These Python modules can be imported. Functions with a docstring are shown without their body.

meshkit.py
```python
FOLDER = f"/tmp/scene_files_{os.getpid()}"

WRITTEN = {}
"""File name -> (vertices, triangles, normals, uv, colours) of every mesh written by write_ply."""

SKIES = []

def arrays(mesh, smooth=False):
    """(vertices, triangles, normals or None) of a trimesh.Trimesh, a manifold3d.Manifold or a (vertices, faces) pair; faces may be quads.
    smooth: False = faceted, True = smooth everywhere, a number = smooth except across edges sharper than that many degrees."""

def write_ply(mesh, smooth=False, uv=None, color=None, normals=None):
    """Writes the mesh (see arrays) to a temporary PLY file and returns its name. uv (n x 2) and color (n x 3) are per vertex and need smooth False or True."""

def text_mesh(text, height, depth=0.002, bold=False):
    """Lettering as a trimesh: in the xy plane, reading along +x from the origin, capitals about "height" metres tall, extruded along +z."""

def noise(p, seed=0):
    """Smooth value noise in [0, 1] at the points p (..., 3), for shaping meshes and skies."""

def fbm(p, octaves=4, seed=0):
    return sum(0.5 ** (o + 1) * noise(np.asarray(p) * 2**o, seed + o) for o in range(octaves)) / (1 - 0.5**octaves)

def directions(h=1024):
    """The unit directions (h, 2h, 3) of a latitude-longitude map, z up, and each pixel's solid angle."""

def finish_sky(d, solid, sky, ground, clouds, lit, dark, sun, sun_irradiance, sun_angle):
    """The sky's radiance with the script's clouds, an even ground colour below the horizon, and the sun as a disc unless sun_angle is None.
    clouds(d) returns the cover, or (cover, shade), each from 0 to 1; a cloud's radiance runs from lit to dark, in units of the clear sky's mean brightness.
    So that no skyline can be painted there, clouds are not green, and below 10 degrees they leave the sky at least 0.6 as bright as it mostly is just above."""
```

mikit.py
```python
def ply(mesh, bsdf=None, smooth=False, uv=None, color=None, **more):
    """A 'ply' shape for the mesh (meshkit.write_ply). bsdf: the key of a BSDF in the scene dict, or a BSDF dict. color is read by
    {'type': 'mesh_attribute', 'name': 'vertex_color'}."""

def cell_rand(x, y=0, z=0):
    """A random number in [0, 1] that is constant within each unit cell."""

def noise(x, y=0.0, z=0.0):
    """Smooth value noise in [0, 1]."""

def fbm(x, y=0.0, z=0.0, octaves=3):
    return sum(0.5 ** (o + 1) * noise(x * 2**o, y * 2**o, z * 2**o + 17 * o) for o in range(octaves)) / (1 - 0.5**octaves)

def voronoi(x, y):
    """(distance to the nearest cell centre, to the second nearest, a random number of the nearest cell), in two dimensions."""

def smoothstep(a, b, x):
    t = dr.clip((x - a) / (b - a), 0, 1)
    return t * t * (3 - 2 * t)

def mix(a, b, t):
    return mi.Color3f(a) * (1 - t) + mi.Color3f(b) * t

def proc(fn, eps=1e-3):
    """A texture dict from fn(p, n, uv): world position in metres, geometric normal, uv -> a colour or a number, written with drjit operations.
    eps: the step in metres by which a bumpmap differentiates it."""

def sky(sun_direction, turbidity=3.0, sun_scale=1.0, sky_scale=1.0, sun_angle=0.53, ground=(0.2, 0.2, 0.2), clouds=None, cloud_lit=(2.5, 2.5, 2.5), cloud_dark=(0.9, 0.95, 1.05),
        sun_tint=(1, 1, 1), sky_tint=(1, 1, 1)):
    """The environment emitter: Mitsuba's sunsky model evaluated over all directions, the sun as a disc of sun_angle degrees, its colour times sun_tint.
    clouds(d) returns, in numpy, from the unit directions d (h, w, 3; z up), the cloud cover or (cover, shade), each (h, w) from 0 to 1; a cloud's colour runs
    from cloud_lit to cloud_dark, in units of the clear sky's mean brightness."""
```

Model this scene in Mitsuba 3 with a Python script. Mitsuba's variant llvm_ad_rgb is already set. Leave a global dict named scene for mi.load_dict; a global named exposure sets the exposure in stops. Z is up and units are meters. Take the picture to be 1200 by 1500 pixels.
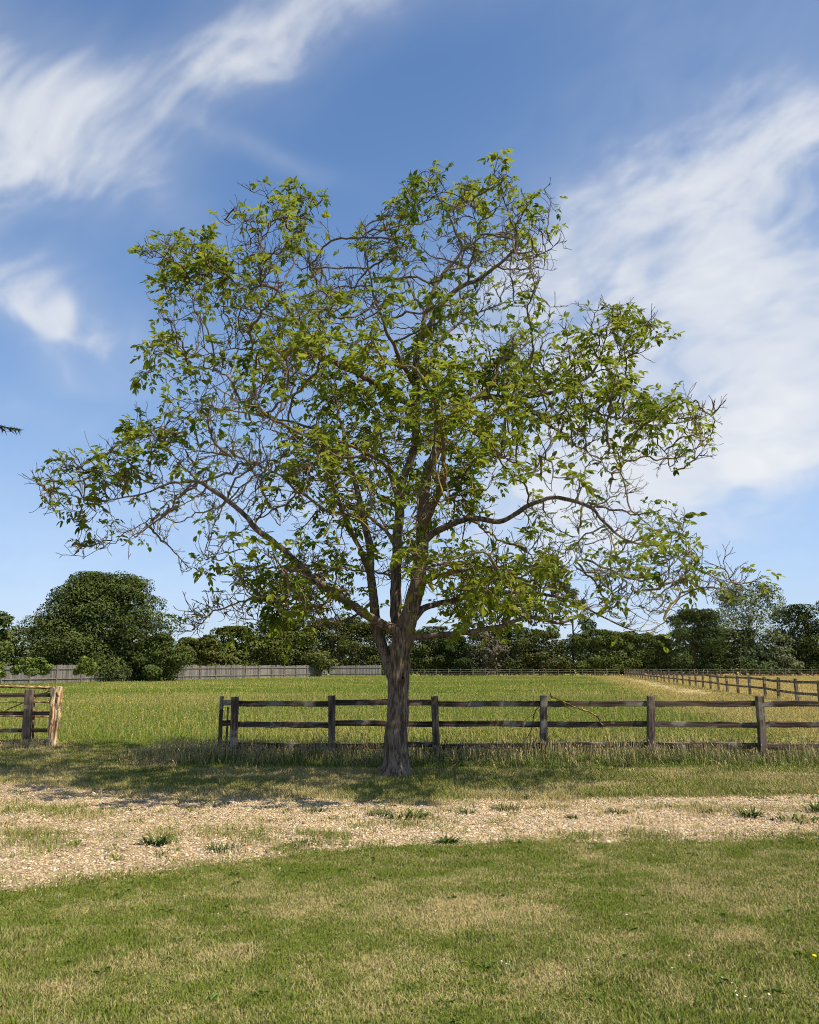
import math
import numpy as np
import trimesh
import drjit as dr
import mitsuba as mi
import mikit
import meshkit
from mikit import noise, fbm, smoothstep, mix
from scipy.spatial import cKDTree

T = mi.ScalarTransform4f
scene, labels = {}, {}

# ------------------------------------------------------------------ camera, sky, exposure
EYE, F, TILT = 1.70, 1150.0, math.atan(225.0 / 1150.0)
ct, st = math.cos(TILT), math.sin(TILT)
scene['camera'] = {'type': 'perspective', 'fov': 2 * math.degrees(math.atan(600 / F)), 'fov_axis': 'x', 'near_clip': 0.1, 'far_clip': 6000.0,
                   'to_world': T().look_at(origin=[0, 0, EYE], target=[0, ct, EYE + st], up=[0, 0, 1])}
exposure = 2.3
SUN = (0.46, -0.22, 0.86)


def ray(px, py):
    a, b = (px - 600) / F, (750 - py) / F
    return np.array([a, ct - b * st, st + b * ct])


def P(px, py, Y):
    d = ray(px, py)
    return np.array([0, 0, EYE]) + d * (Y / d[1])


def G(px, py, z=0.0):
    d = ray(px, py)
    return np.array([0, 0, EYE]) + d * ((z - EYE) / d[2])


def azel(px, py):
    d = ray(px, py)
    return math.atan2(d[0], d[1]), math.atan2(d[2], math.hypot(d[0], d[1]))


# banks of cirrus: (where in the sky, as seen from the lawn; half length, half width in pixels of the photograph; slope in degrees; cover)
BANKS = [(60, 195, 130, 70, -8, .86), (140, 165, 70, 55, -30, .5), (-60, 150, 120, 90, 0, .7), (440, 50, 190, 50, 38, .74), (300, 120, 90, 32, 34, .5), (370, 222, 90, 14, -7, .5), (245, 285, 70, 26, -40, .45),
         (95, 450, 150, 45, -14, .78), (15, 395, 70, 55, -20, .6), (110, 545, 60, 24, 0, .35), (20, 600, 90, 22, 0, .3),
         (1010, 400, 290, 125, 14, .97), (1120, 245, 190, 50, 14, .85), (840, 450, 140, 90, 20, .72), (1130, 500, 230, 80, 12, .9), (900, 580, 260, 95, 14, .75),
         (1100, 600, 200, 50, 12, .55), (1110, 675, 240, 34, 13, .85), (1060, 620, 220, 60, 12, .6), (960, 720, 190, 34, 8, .5), (1030, 778, 90, 22, 6, .5), (960, 85, 150, 70, 30, .30), (1100, 130, 200, 60, 25, .26),
         (690, 740, 220, 70, 0, .5), (430, 720, 200, 55, 0, .35), (200, 760, 260, 40, 0, .25), (700, 560, 200, 90, 10, .4)]


def clouds(d):
    az, el = np.arctan2(d[..., 0], d[..., 1]), np.arcsin(np.clip(d[..., 2], -1, 1))
    h = np.maximum(d[..., 2], 0.0) + 0.16
    q = np.stack([d[..., 0] / h, d[..., 1] / h, 0 * h], -1)
    wx, wy = meshkit.fbm(q * 1.6 + 5, 4, 3) - .5, meshkit.fbm(q * 1.6 + 9, 4, 7) - .5
    # fibres combed along the wind, feathering out of the denser banks
    a = np.radians(34 - 14 * np.tanh(az * 2.5))
    x, y = az + .20 * wx, el + .17 * wy
    u, v = x * np.cos(a) + y * np.sin(a), -x * np.sin(a) + y * np.cos(a)
    comb = meshkit.fbm(np.stack([u * 4.0, v * 15, d[..., 1]], -1), 6, 11)
    fine = meshkit.fbm(np.stack([u * 24, v * 70, d[..., 1]], -1), 5, 23)
    wisp = meshkit.fbm(np.stack([u * 55, v * 150, d[..., 1]], -1), 3, 29)
    puff = meshkit.fbm(np.stack([x * 9, y * 13, d[..., 1]], -1), 6, 17)
    big = meshkit.fbm(q * [.9, 1.6, 1] + 4, 4, 31)
    tex = .40 * comb + .28 * puff + .24 * fine + .08 * wisp + .012
    wa, we = az + .09 * wx + .05 * (puff - .5), el + .07 * wy + .05 * (puff - .5)
    m = np.zeros_like(az)
    for px, py, rx, ry, s, k in BANKS:
        a0, e0 = azel(px, py)
        c, n = math.cos(math.radians(s)), math.sin(math.radians(s))
        dx, dy = (wa - a0) * math.cos(e0) * F, (we - e0) * F
        g = ((dx * c + dy * n) / rx) ** 2 + ((-dx * n + dy * c) / ry) ** 2
        m = 1 - (1 - m) * (1 - k * np.exp(-g * .75))
    view = np.exp(-np.clip(np.abs(az) - .52, 0, 9) ** 2 / .02) * np.exp(-np.clip(el - .70, 0, 9) ** 2 / .02) * (d[..., 1] > 0)
    m = m * view + (1 - view) * np.clip((big - .40) * 3.0, 0, .9)     # the rest of the sky: the same broken cirrus
    t = np.clip((tex - (.735 - .48 * m)) / .27, 0, 1)
    cover = .50 * m ** .6 * t * t * (3 - 2 * t) + .44 * m * np.clip(.55 + 1.8 * (tex - .42), .15, 1.3)
    low = .66 * np.exp(-np.clip(el, 0, 9) / .15)
    cover = 1 - (1 - np.clip(cover, 0, .95)) * (1 - low)
    return cover, np.clip(.30 + 1.3 * (.5 - tex) + .5 * low, 0, 1)


scene['sky'] = mikit.sky(SUN, turbidity=3.0, clouds=clouds, ground=(.10, .11, .05), cloud_lit=(2.2, 2.22, 2.25), cloud_dark=(1.35, 1.5, 1.75), sky_tint=(.87, .93, 1.02), sun_tint=(.98, 1.0, 1.01))


# ------------------------------------------------------------------ helpers
def put(key, mesh, bsdf, label=None, cat=None, group=None, kind=None, **kw):
    scene[key] = mikit.ply(mesh, bsdf, **kw)
    tag(key, label, cat, group, kind)
    return key


def tag(key, label=None, cat=None, group=None, kind=None):
    d = {k: v for k, v in (('label', label), ('category', cat), ('group', group), ('kind', kind)) if v}
    if d:
        labels[key] = d


USED = {}


def numbered(name):
    n = USED.get(name, -1) + 1
    USED[name] = n
    return name if n == 0 else f'{name}_{n:03d}'


def rng_(s):
    return np.random.default_rng(s)


def frames(p):
    """tangent, normal, binormal along a polyline"""
    t = np.gradient(p, axis=0)
    t /= np.linalg.norm(t, axis=1, keepdims=True) + 1e-12
    n = np.zeros_like(t)
    a = np.cross(t[0], [0.31, 0.95, 0.05])
    if np.linalg.norm(a) < .1:
        a = np.cross(t[0], [1, 0, 0])
    n[0] = a / np.linalg.norm(a)
    for i in range(1, len(p)):
        v = n[i - 1] - t[i] * (n[i - 1] @ t[i])
        n[i] = v / (np.linalg.norm(v) + 1e-12)
    return t, n, np.cross(t, n)


def tube(p, r, k, cap=True):
    """(verts, faces, uv) of a tube; u in metres round it, v in metres along it"""
    p, r = np.asarray(p, float), np.asarray(r, float)
    m = len(p)
    _, n, b = frames(p)
    a = np.arange(k) * 2 * np.pi / k
    v = p[:, None] + r[:, None, None] * (np.cos(a)[None, :, None] * n[:, None] + np.sin(a)[None, :, None] * b[:, None])
    s = np.concatenate([[0], np.cumsum(np.linalg.norm(np.diff(p, axis=0), axis=1))])
    uv = np.stack([np.broadcast_to(a[None] * r[:, None], (m, k)), np.broadcast_to(s[:, None], (m, k))], -1)
    i, j = np.meshgrid(np.arange(m - 1), np.arange(k), indexing='ij')
    q0, q1, q2, q3 = i * k + j, i * k + (j + 1) % k, (i + 1) * k + (j + 1) % k, (i + 1) * k + j
    f = np.concatenate([np.stack([q0, q1, q2], -1).reshape(-1, 3), np.stack([q0, q2, q3], -1).reshape(-1, 3)])
    v, uv = v.reshape(-1, 3), uv.reshape(-1, 2)
    if cap:
        f = np.concatenate([f, np.stack([np.full(k, m * k), (np.arange(k) + 1) % k, np.arange(k)], -1),
                            np.stack([np.full(k, m * k + 1), (m - 1) * k + np.arange(k), (m - 1) * k + (np.arange(k) + 1) % k], -1)])
        v = np.vstack([v, p[0], p[-1]])
        uv = np.vstack([uv, [0, 0], [0, s[-1]]])
    return v, f, uv


class Mesh:
    def __init__(self):
        self.v, self.f, self.u, self.n = [], [], [], 0

    def add(self, v, f, u=None):
        self.v.append(v)
        self.f.append(np.asarray(f) + self.n)
        self.u.append(np.zeros((len(v), 2)) if u is None else u)
        self.n += len(v)

    def get(self):
        return (np.vstack(self.v), np.vstack(self.f)), np.vstack(self.u)


def resample(p, step):
    """Catmull-Rom through the points (n x m), then even steps"""
    p = np.asarray(p, float)
    q = np.vstack([2 * p[0] - p[1], p, 2 * p[-1] - p[-2]])
    out = []
    t = np.linspace(0, 1, 12, endpoint=False)[:, None]
    for i in range(1, len(q) - 2):
        a, b, c, d = q[i - 1], q[i], q[i + 1], q[i + 2]
        out.append(.5 * (2 * b + (c - a) * t + (2 * a - 5 * b + 4 * c - d) * t ** 2 + (3 * b - a - 3 * c + d) * t ** 3))
    o = np.vstack(out + [p[-1:]])
    s = np.concatenate([[0], np.cumsum(np.linalg.norm(np.diff(o[:, :3], axis=0), axis=1))])
    n = max(2, int(round(s[-1] / step)) + 1)
    x = np.linspace(0, s[-1], n)
    return np.stack([np.interp(x, s, o[:, k]) for k in range(o.shape[1])], -1)


def inside(poly, x, y):
    """points in polygon, numpy"""
    poly = np.asarray(poly, float)
    c = np.zeros(np.shape(x), bool)
    j = len(poly) - 1
    for i in range(len(poly)):
        xi, yi, xj, yj = *poly[i, :2], *poly[j, :2]
        c ^= ((yi > y) != (yj > y)) & (x < (xj - xi) * (y - yi) / (yj - yi + 1e-12) + xi)
        j = i
    return c


def leaf_cards(pos, nrm, along, size, wide=.55, fold=0.0):
    """rhombic leaves (2 triangles each): centre, normal, long axis"""
    side = np.cross(nrm, along)
    side /= np.linalg.norm(side, axis=1, keepdims=True) + 1e-9
    along = np.cross(side, nrm)
    s = size[:, None]
    v = np.stack([pos - along * s * .5, pos + side * s * wide * .5, pos + along * s * .5, pos - side * s * wide * .5], 1).reshape(-1, 3)
    b = np.arange(len(pos))[:, None] * 4
    f = np.concatenate([b + [0, 1, 2], b + [0, 2, 3]])
    return v, f


def unit(v):
    return v / (np.linalg.norm(v, axis=-1, keepdims=True) + 1e-12)


def rand_dir(r, n):
    return unit(r.normal(size=(n, 3)))


# ------------------------------------------------------------------ materials
def diffuse(fn, two=False):
    d = {'type': 'diffuse', 'reflectance': mikit.proc(fn) if callable(fn) else fn}
    return {'type': 'twosided', 'bsdf': d} if two else d


VC = {'type': 'mesh_attribute', 'name': 'vertex_color'}


def blob(p, x, y, r):
    return dr.exp(-(dr.square(p.x - float(x)) + dr.square((p.y - float(y)) * .8)) / float(r * r))


DRY = [(*G(px, py)[:2], r) for px, py, r in ((575, 1318, .30), (690, 1330, .28), (800, 1335, .34), (650, 1350, .3), (985, 1462, .17), (1165, 1438, .20), (95, 1440, .18), (210, 1420, .2), (1020, 1300, .3), (1150, 1310, .35),
                                             (860, 1250, .25), (330, 1405, .2), (440, 1330, .25), (1090, 1380, .22), (800, 1425, .18), (560, 1420, .2))]
# the receding fence: line from A to B; right of it the hay field, left of it a trodden dry strip
RA, RB = np.array([16.2, 28.0]), np.array([35.2, 131.0])
RD = (RB - RA) / np.linalg.norm(RB - RA)


def fence_side(x, y):
    """metres to the right of the receding fence line"""
    return (x - RA[0]) * RD[1] - (y - RA[1]) * RD[0]


def dryness(p):
    """0 lush to 1 straw, by place: own colour of the turf"""
    lawn = .24 + .55 * (fbm(p.x * 1.5 + 3, p.y * 2.0, 0, 4) - .44) + 1.0 * (fbm(p.x * 5, p.y * 6.5, 3, 3) - .5)
    for x, y, r in DRY:
        lawn = lawn + .42 * blob(p, x, y, r)
    verge = .38 + .5 * smoothstep(.4, .65, fbm(p.x * .7 + 9, p.y * 1.1, 2, 3))
    field = -.06 + .40 * smoothstep(.4, .7, fbm(p.x * .09, p.y * .13, 5, 4)) + .14 * smoothstep(50, 110, p.y)
    s = fence_side(p.x, p.y)
    wob = 1.2 * (fbm(p.x * .3, p.y * .3, 9, 3) - .5)
    strip = smoothstep(-7.6, -4.6, s + wob * 1.5)
    field = dr.maximum(field, strip * (.80 + .30 * smoothstep(-.5, 1.0, s)))
    op = smoothstep(-2.9, -4.4, p.x) * smoothstep(18.4, 16.6, p.y + 1.4 * (fbm(p.x * .5, p.y * .5, 3, 3) - .5))
    field = dr.maximum(field, op * (.30 + .55 * smoothstep(.38, .62, fbm(p.x * .9, p.y * 1.2, 6, 3))))
    c = dr.select(p.y < 8.6, lawn, dr.select(p.y < 13.6, verge, field))
    return dr.clip(c, 0, 1)


def grass_colour(green_a, green_b, straw, boost=0.0):
    def fn(p, n, uv):
        d = dryness(p) + boost
        lush = mix(green_a, green_b, noise(uv.x * 91.0))
        dead = mix([c * .7 for c in straw], straw, noise(uv.x * 57.0, 3))
        k = smoothstep(-.22, .22, d - uv.x)
        return mix(lush, dead, k)
    return fn


STRAW = (.50, .43, .215)
scene['lawn_blade'] = diffuse(grass_colour((.090, .140, .022), (.190, .225, .045), STRAW, -.06), True)
scene['long_blade'] = diffuse(grass_colour((.080, .130, .026), (.165, .210, .052), (.44, .375, .20), -.10), True)
scene['field_blade'] = diffuse(grass_colour((.115, .172, .028), (.205, .255, .055), (.52, .43, .175), -.11), True)


def ground_fn(p, n, uv):
    d = dryness(p)
    f = fbm(p.x * 6, p.y * 6, 0, 3)
    soil = mix((.055, .050, .024), (.120, .105, .055), f)
    lush = mix((.075, .105, .026), (.120, .150, .044), fbm(p.x * 2.3, p.y * 2.3, 4, 3))
    near = mix(soil, lush, .6)
    near = mix(near, (.24, .19, .10), d * .8)
    far = mix((.125, .165, .036), (.170, .205, .054), fbm(p.x * .5, p.y * .9, 6, 4))
    far = mix(far, (.42, .335, .135), d)
    return mix(near, far, smoothstep(20, 60, p.y))


scene['turf'] = diffuse(ground_fn)


def sand_fn(p, n, uv):
    f = fbm(p.x * 9, p.y * 9, 0, 4)
    g = noise(p.x * 55, p.y * 55)
    return mix((.14, .108, .068), (.36, .285, .180), f * .6 + g * .4)


scene['sandy_bed'] = diffuse(sand_fn)


def path_fn(p, n, uv):
    f = fbm(p.x * 2.2, p.y * 1.1, 0, 4)
    return mix((.24, .19, .10), (.42, .33, .20), f)


scene['path_soil'] = diffuse(path_fn)
scene['stone'] = diffuse(VC)
scene['leaf_far'] = diffuse(VC, True)


def bark_fn(p, n, uv):
    crack = fbm(p.x * 62, p.y * 62, p.z * 9, 3) * .7 + fbm(p.x * 17, p.y * 17, p.z * 3, 2) * .3
    broad = fbm(p.x * 3, p.y * 3, p.z * 2.2 + 7, 3)
    c = mix((.074, .056, .045), (.225, .178, .142), smoothstep(.36, .64, crack))
    c = mix(c, (.21, .185, .155), smoothstep(.55, .75, broad) * .45)
    li = smoothstep(.64, .74, fbm(p.x * 6 + 20, p.y * 5, p.z * 4, 4))
    return mix(c, (.22, .185, .035), li * .75 * smoothstep(.9, 3.0, p.z + 1.2))


scene['bark'] = diffuse(bark_fn)


def twig_fn(p, n, uv):
    f = fbm(p.x * 14, p.y * 14, p.z * 14, 2)
    c = mix((.085, .064, .046), (.250, .195, .135), f)
    li = smoothstep(.52, .66, fbm(p.x * 3.1 + 20, p.y * 3.1, p.z * 3.1, 4)) * smoothstep(8.5, 5.5, p.z)
    return mix(c, (.27, .215, .035), li * .85)


scene['twig_bark'] = diffuse(twig_fn)
scene['walnut_leaf'] = {'type': 'principledthin', 'base_color': VC, 'roughness': .30, 'spec_trans': 0.0, 'diff_trans': 1.0, 'eta': 1.4}


def wood(light, dark, along):
    def fn(p, n, uv):
        s = [(30, 30, 30), (30, 30, 30)][0]
        sx, sz = (1.6, 46.0) if along == 'x' else (34.0, 2.6)
        g = fbm(p.x * sx, p.y * 30, p.z * sz, 4)
        w = fbm(p.x * 1.4, p.y * 1.4, p.z * 1.4 + 5, 3)
        c = mix(dark, light, smoothstep(.34, .68, g * .75 + w * .25))
        pale = smoothstep(.54, .68, fbm(p.x * 3.2 + 3, p.y * 6, p.z * 6, 4))
        return mix(c, (.27, .25, .215), pale * .8)
    return fn


scene['rail_wood'] = diffuse(wood((.150, .118, .095), (.040, .030, .024), 'x'))
scene['post_wood'] = diffuse(wood((.200, .162, .132), (.060, .047, .038), 'z'))
scene['grey_board'] = diffuse(wood((.25, .235, .21), (.14, .128, .112), 'z'))


def peel_fn(p, n, uv):
    f = fbm(p.x * 34, p.y * 34, p.z * 4.0, 4)
    g = noise(p.x * 80, p.y * 80, p.z * 14)
    c = mix((.72, .54, .31), (.84, .72, .52), g)
    c = mix(c, (.36, .17, .06), smoothstep(.47, .60, f))
    c = mix(c, (.10, .075, .055), smoothstep(.62, .70, fbm(p.x * 40 + 4, p.y * 22, p.z * 4, 3)))
    return c


scene['peeling_paint'] = diffuse(peel_fn)


def rust_fn(p, n, uv):
    f = fbm(p.x * 11, p.y * 30, p.z * 30, 4)
    return mix((.17, .075, .035), (.50, .37, .21), smoothstep(.42, .62, f))


scene['rusty_steel'] = diffuse(rust_fn)
scene['dead_stick'] = diffuse(lambda p, n, uv: mix((.13, .09, .065), (.36, .275, .07), smoothstep(.42, .60, fbm(p.x * 13, p.y * 13, p.z * 13, 3))))
scene['petal'] = diffuse({'type': 'rgb', 'value': [.80, .80, .76]}, True)
scene['yellow_petal'] = diffuse({'type': 'rgb', 'value': [.75, .55, .03]}, True)
scene['knot_dark'] = diffuse({'type': 'rgb', 'value': [.012, .010, .009]})
scene['dark_bark'] = diffuse({'type': 'rgb', 'value': [.085, .070, .055]})

# ------------------------------------------------------------------ the setting: ground, gravel track, dry path
g = 3500.0
put('ground', (np.array([[-g, -g, 0], [g, -g, 0], [g, g, 0], [-g, g, 0.0]]), np.array([[0, 1, 2], [0, 2, 3]])), 'turf', kind='structure',
    label='flat grassy ground under the lawn, verge and open field')
top_px = [(-900, 1128), (-300, 1136), (0, 1148), (80, 1152), (200, 1160), (330, 1167), (450, 1171), (600, 1173), (800, 1170), (1000, 1168), (1200, 1166), (1500, 1164), (2100, 1160)]
bot_px = [(-900, 1330), (-300, 1318), (0, 1303), (100, 1294), (200, 1281), (300, 1268), (400, 1257), (500, 1247), (600, 1240), (700, 1236), (800, 1233), (1000, 1232), (1200, 1231), (1500, 1231), (2100, 1232)]
top_w, bot_w = resample([G(*q) for q in top_px], .12), resample([G(*q) for q in bot_px], .12)
for w_, s_ in ((top_w, 3), (bot_w, 8)):
    w_[:, 1] += .28 * (meshkit.fbm(w_ * 2.1 + s_, 4, s_) - .5)
TRACK = np.vstack([top_w[:, :2], bot_w[::-1, :2]])
tx = np.arange(-14.0, 14.0, .10)
ty0, ty1 = np.interp(tx, bot_w[:, 0], bot_w[:, 1]), np.interp(tx, top_w[:, 0], top_w[:, 1])
v = np.concatenate([np.stack([tx, ty0, 0 * tx + .004], -1), np.stack([tx, ty1, 0 * tx + .004], -1)])
k = np.arange(len(tx) - 1)
put('gravel_track', (v, np.concatenate([np.stack([k, k + 1, k + 1 + len(tx)], -1), np.stack([k, k + 1 + len(tx), k + len(tx)], -1)])), 'sandy_bed', kind='structure',
    label='sandy bed of the gravel track crossing in front of the fence')


def track_lo(x):
    return np.interp(x, bot_w[:, 0], bot_w[:, 1])


def track_hi(x):
    return np.interp(x, top_w[:, 0], top_w[:, 1])


def green_on_track(x, y):
    """how overgrown the gravel is (0 bare to 1), more to the left and along its edges"""
    n = .62 * meshkit.fbm(np.stack([x * 1.1, y * 2.0, 0 * x], -1), 4, 41) + .38 * meshkit.fbm(np.stack([x * 4.5, y * 7.0, 0 * x + 3], -1), 2, 43)
    edge = np.minimum(y - track_lo(x), track_hi(x) - y)
    bias = .06 * np.clip((-.5 - x) / 2.5, 0, 1) + .16 * np.exp(-np.clip(edge, 0, 9) / .16)
    return np.clip((n + bias - .575) / .12, 0, 1)


# loose stones
r = rng_(11)
N = 128000
sx_, u_ = r.uniform(-9.2, 9.2, N), r.uniform(-.02, 1.02, N)
sy_ = track_lo(sx_) + (track_hi(sx_) - track_lo(sx_)) * u_
keep = (np.abs(sx_) < .62 * sy_ + 1.8) & (r.random(N) > .75 * green_on_track(sx_, sy_))
sx_, sy_ = sx_[keep], sy_[keep]
N = len(sx_)
base = np.array([[0, 0, 1], [1, 0, .1], [.45, .85, -.1], [-.55, .8, .1], [-1, 0, -.1], [-.5, -.85, .1], [.5, -.8, -.1], [0, 0, -1.0]])
bf = np.array([[0, i, i % 6 + 1] for i in range(1, 7)] + [[7, i % 6 + 1, i] for i in range(1, 7)])
size = .0046 * np.exp(r.normal(0, .45, N)) + .0042
V = base[None] * (1 + r.normal(0, .17, (N, 8, 3)))
V = V * (size[:, None, None] * np.stack([r.uniform(.8, 1.45, N), r.uniform(.7, 1.1, N), r.uniform(.55, .9, N)], -1)[:, None])
a = r.uniform(0, 2 * np.pi, N)
tl = r.normal(0, .35, N)
ca, sa, cb, sb = np.cos(a), np.sin(a), np.cos(tl), np.sin(tl)
V = np.stack([V[..., 0], V[..., 1] * cb[:, None] - V[..., 2] * sb[:, None], V[..., 1] * sb[:, None] + V[..., 2] * cb[:, None]], -1)
V = np.stack([V[..., 0] * ca[:, None] - V[..., 1] * sa[:, None], V[..., 0] * sa[:, None] + V[..., 1] * ca[:, None], V[..., 2]], -1)
V += np.stack([sx_, sy_, .004 + size * .35], -1)[:, None]
pal = np.array([[.465, .370, .238], [.545, .455, .318], [.385, .292, .182], [.34, .30, .25], [.62, .56, .45], [.15, .13, .11], [.475, .35, .19]])
pc = pal[r.choice(7, N, p=[.26, .20, .18, .12, .08, .06, .10])] * r.uniform(.8, 1.12, (N, 1))
put('gravel', (V.reshape(-1, 3), (bf[None] + np.arange(N)[:, None, None] * 8).reshape(-1, 3)), 'stone', 'loose buff and brown gravel stones spread over the track', 'gravel', kind='stuff', color=np.repeat(pc, 8, 0))

# dry trodden strip beside the receding fence
nn = np.linspace(-.05, 1, 120)
c_ = RA[None] + (RB - RA)[None] * nn[:, None]
perp = np.array([RD[1], -RD[0]])
wob = meshkit.fbm(np.stack([nn * 30, 0 * nn, 0 * nn], -1), 3, 5) - .5
lft, rgt = c_ - perp * (2.9 + 1.2 * wob)[:, None], c_ - perp * (1.15 - .5 * wob)[:, None]
v = np.vstack([np.c_[lft, np.full(120, .004)], np.c_[rgt, np.full(120, .004)]])
k = np.arange(119)
put('dirt_path', (v, np.concatenate([np.stack([k, k + 120, k + 121], -1), np.stack([k, k + 121, k + 1], -1)])), 'path_soil', kind='structure', label='bare dry strip of soil along the receding fence')


# ------------------------------------------------------------------ grass: tiles of blades, laid out as instances
def blades(r, n, rad, h, w, segs, lean, heads=0.0):
    """(mesh, uv): n curved blades in a disc; uv = (random number of the blade, height along it)"""
    q = np.sqrt(r.random(n)) * rad
    a = r.uniform(0, 2 * np.pi, n)
    base = np.stack([q * np.cos(a), q * np.sin(a), np.zeros(n)], -1)
    hd = r.uniform(0, 2 * np.pi, n)
    fw = np.stack([np.cos(hd), np.sin(hd), 0 * hd], -1)
    sd = np.stack([-np.sin(hd), np.cos(hd), 0 * hd], -1)
    H = r.uniform(h[0], h[1], n) * (1 - .25 * (q / rad) ** 2)
    L = np.abs(r.normal(0, lean, n)) * H
    W = r.uniform(.6, 1.2, n) * w
    rnd = r.random(n)
    V, U, Fc, per = [], [], [], 2 * segs + 1
    for s in range(segs):
        t = s / segs
        c = base + fw * (L * t ** 1.8)[:, None] + np.array([0, 0, 1.0]) * (H * (t - .12 * t * t))[:, None]
        ww = W * (1 - .55 * t)
        V += [c - sd * (ww / 2)[:, None], c + sd * (ww / 2)[:, None]]
        U += [np.stack([rnd, 0 * rnd + t], -1)] * 2
        o = 2 * s
        Fc += [[o, o + 1, o + 3], [o, o + 3, o + 2]] if s < segs - 1 else [[o, o + 1, o + 2]]
    V.append(base + fw * L[:, None] + np.array([0, 0, 1.0]) * (H * .88)[:, None])
    U.append(np.stack([rnd, 0 * rnd + 1], -1))
    V, U = np.stack(V, 1).reshape(-1, 3), np.stack(U, 1).reshape(-1, 2)
    Fc = (np.array(Fc)[None] + np.arange(n)[:, None, None] * per).reshape(-1, 3)
    m = Mesh()
    m.add(V, Fc, U)
    nh = int(heads * n)
    if nh:                                                     # seed heads: a straw stalk and a thin spindle
        i = np.arange(nh)
        Hs = r.uniform(h[1] * .95, h[1] * 1.5, nh)
        lean2 = fw[i] * (np.abs(r.normal(0, .22, nh)) * Hs)[:, None]
        tip = base[i] + lean2 + np.array([0, 0, 1.0]) * Hs[:, None]
        neck = base[i] + lean2 * .72 + np.array([0, 0, 1.0]) * (Hs * .80)[:, None]
        s2 = sd[i]
        w1 = w * .28
        sv = np.stack([base[i] - s2 * w1, base[i] + s2 * w1, neck + s2 * w1, neck - s2 * w1], 1).reshape(-1, 3)
        sf = (np.array([[0, 1, 2], [0, 2, 3]])[None] + i[:, None, None] * 4).reshape(-1, 3)
        su = np.tile([[0.0, .5]], (nh * 4, 1))
        m.add(sv, sf, su - [.30, 0])
        wd = (r.uniform(.9, 1.8, nh) * w * .55)[:, None]
        mid = neck * .5 + tip * .5
        hv = np.stack([neck, mid - s2 * wd, tip, mid + s2 * wd], 1).reshape(-1, 3)
        m.add(hv, sf, su - [.35, 0])
    return m.get()


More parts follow.
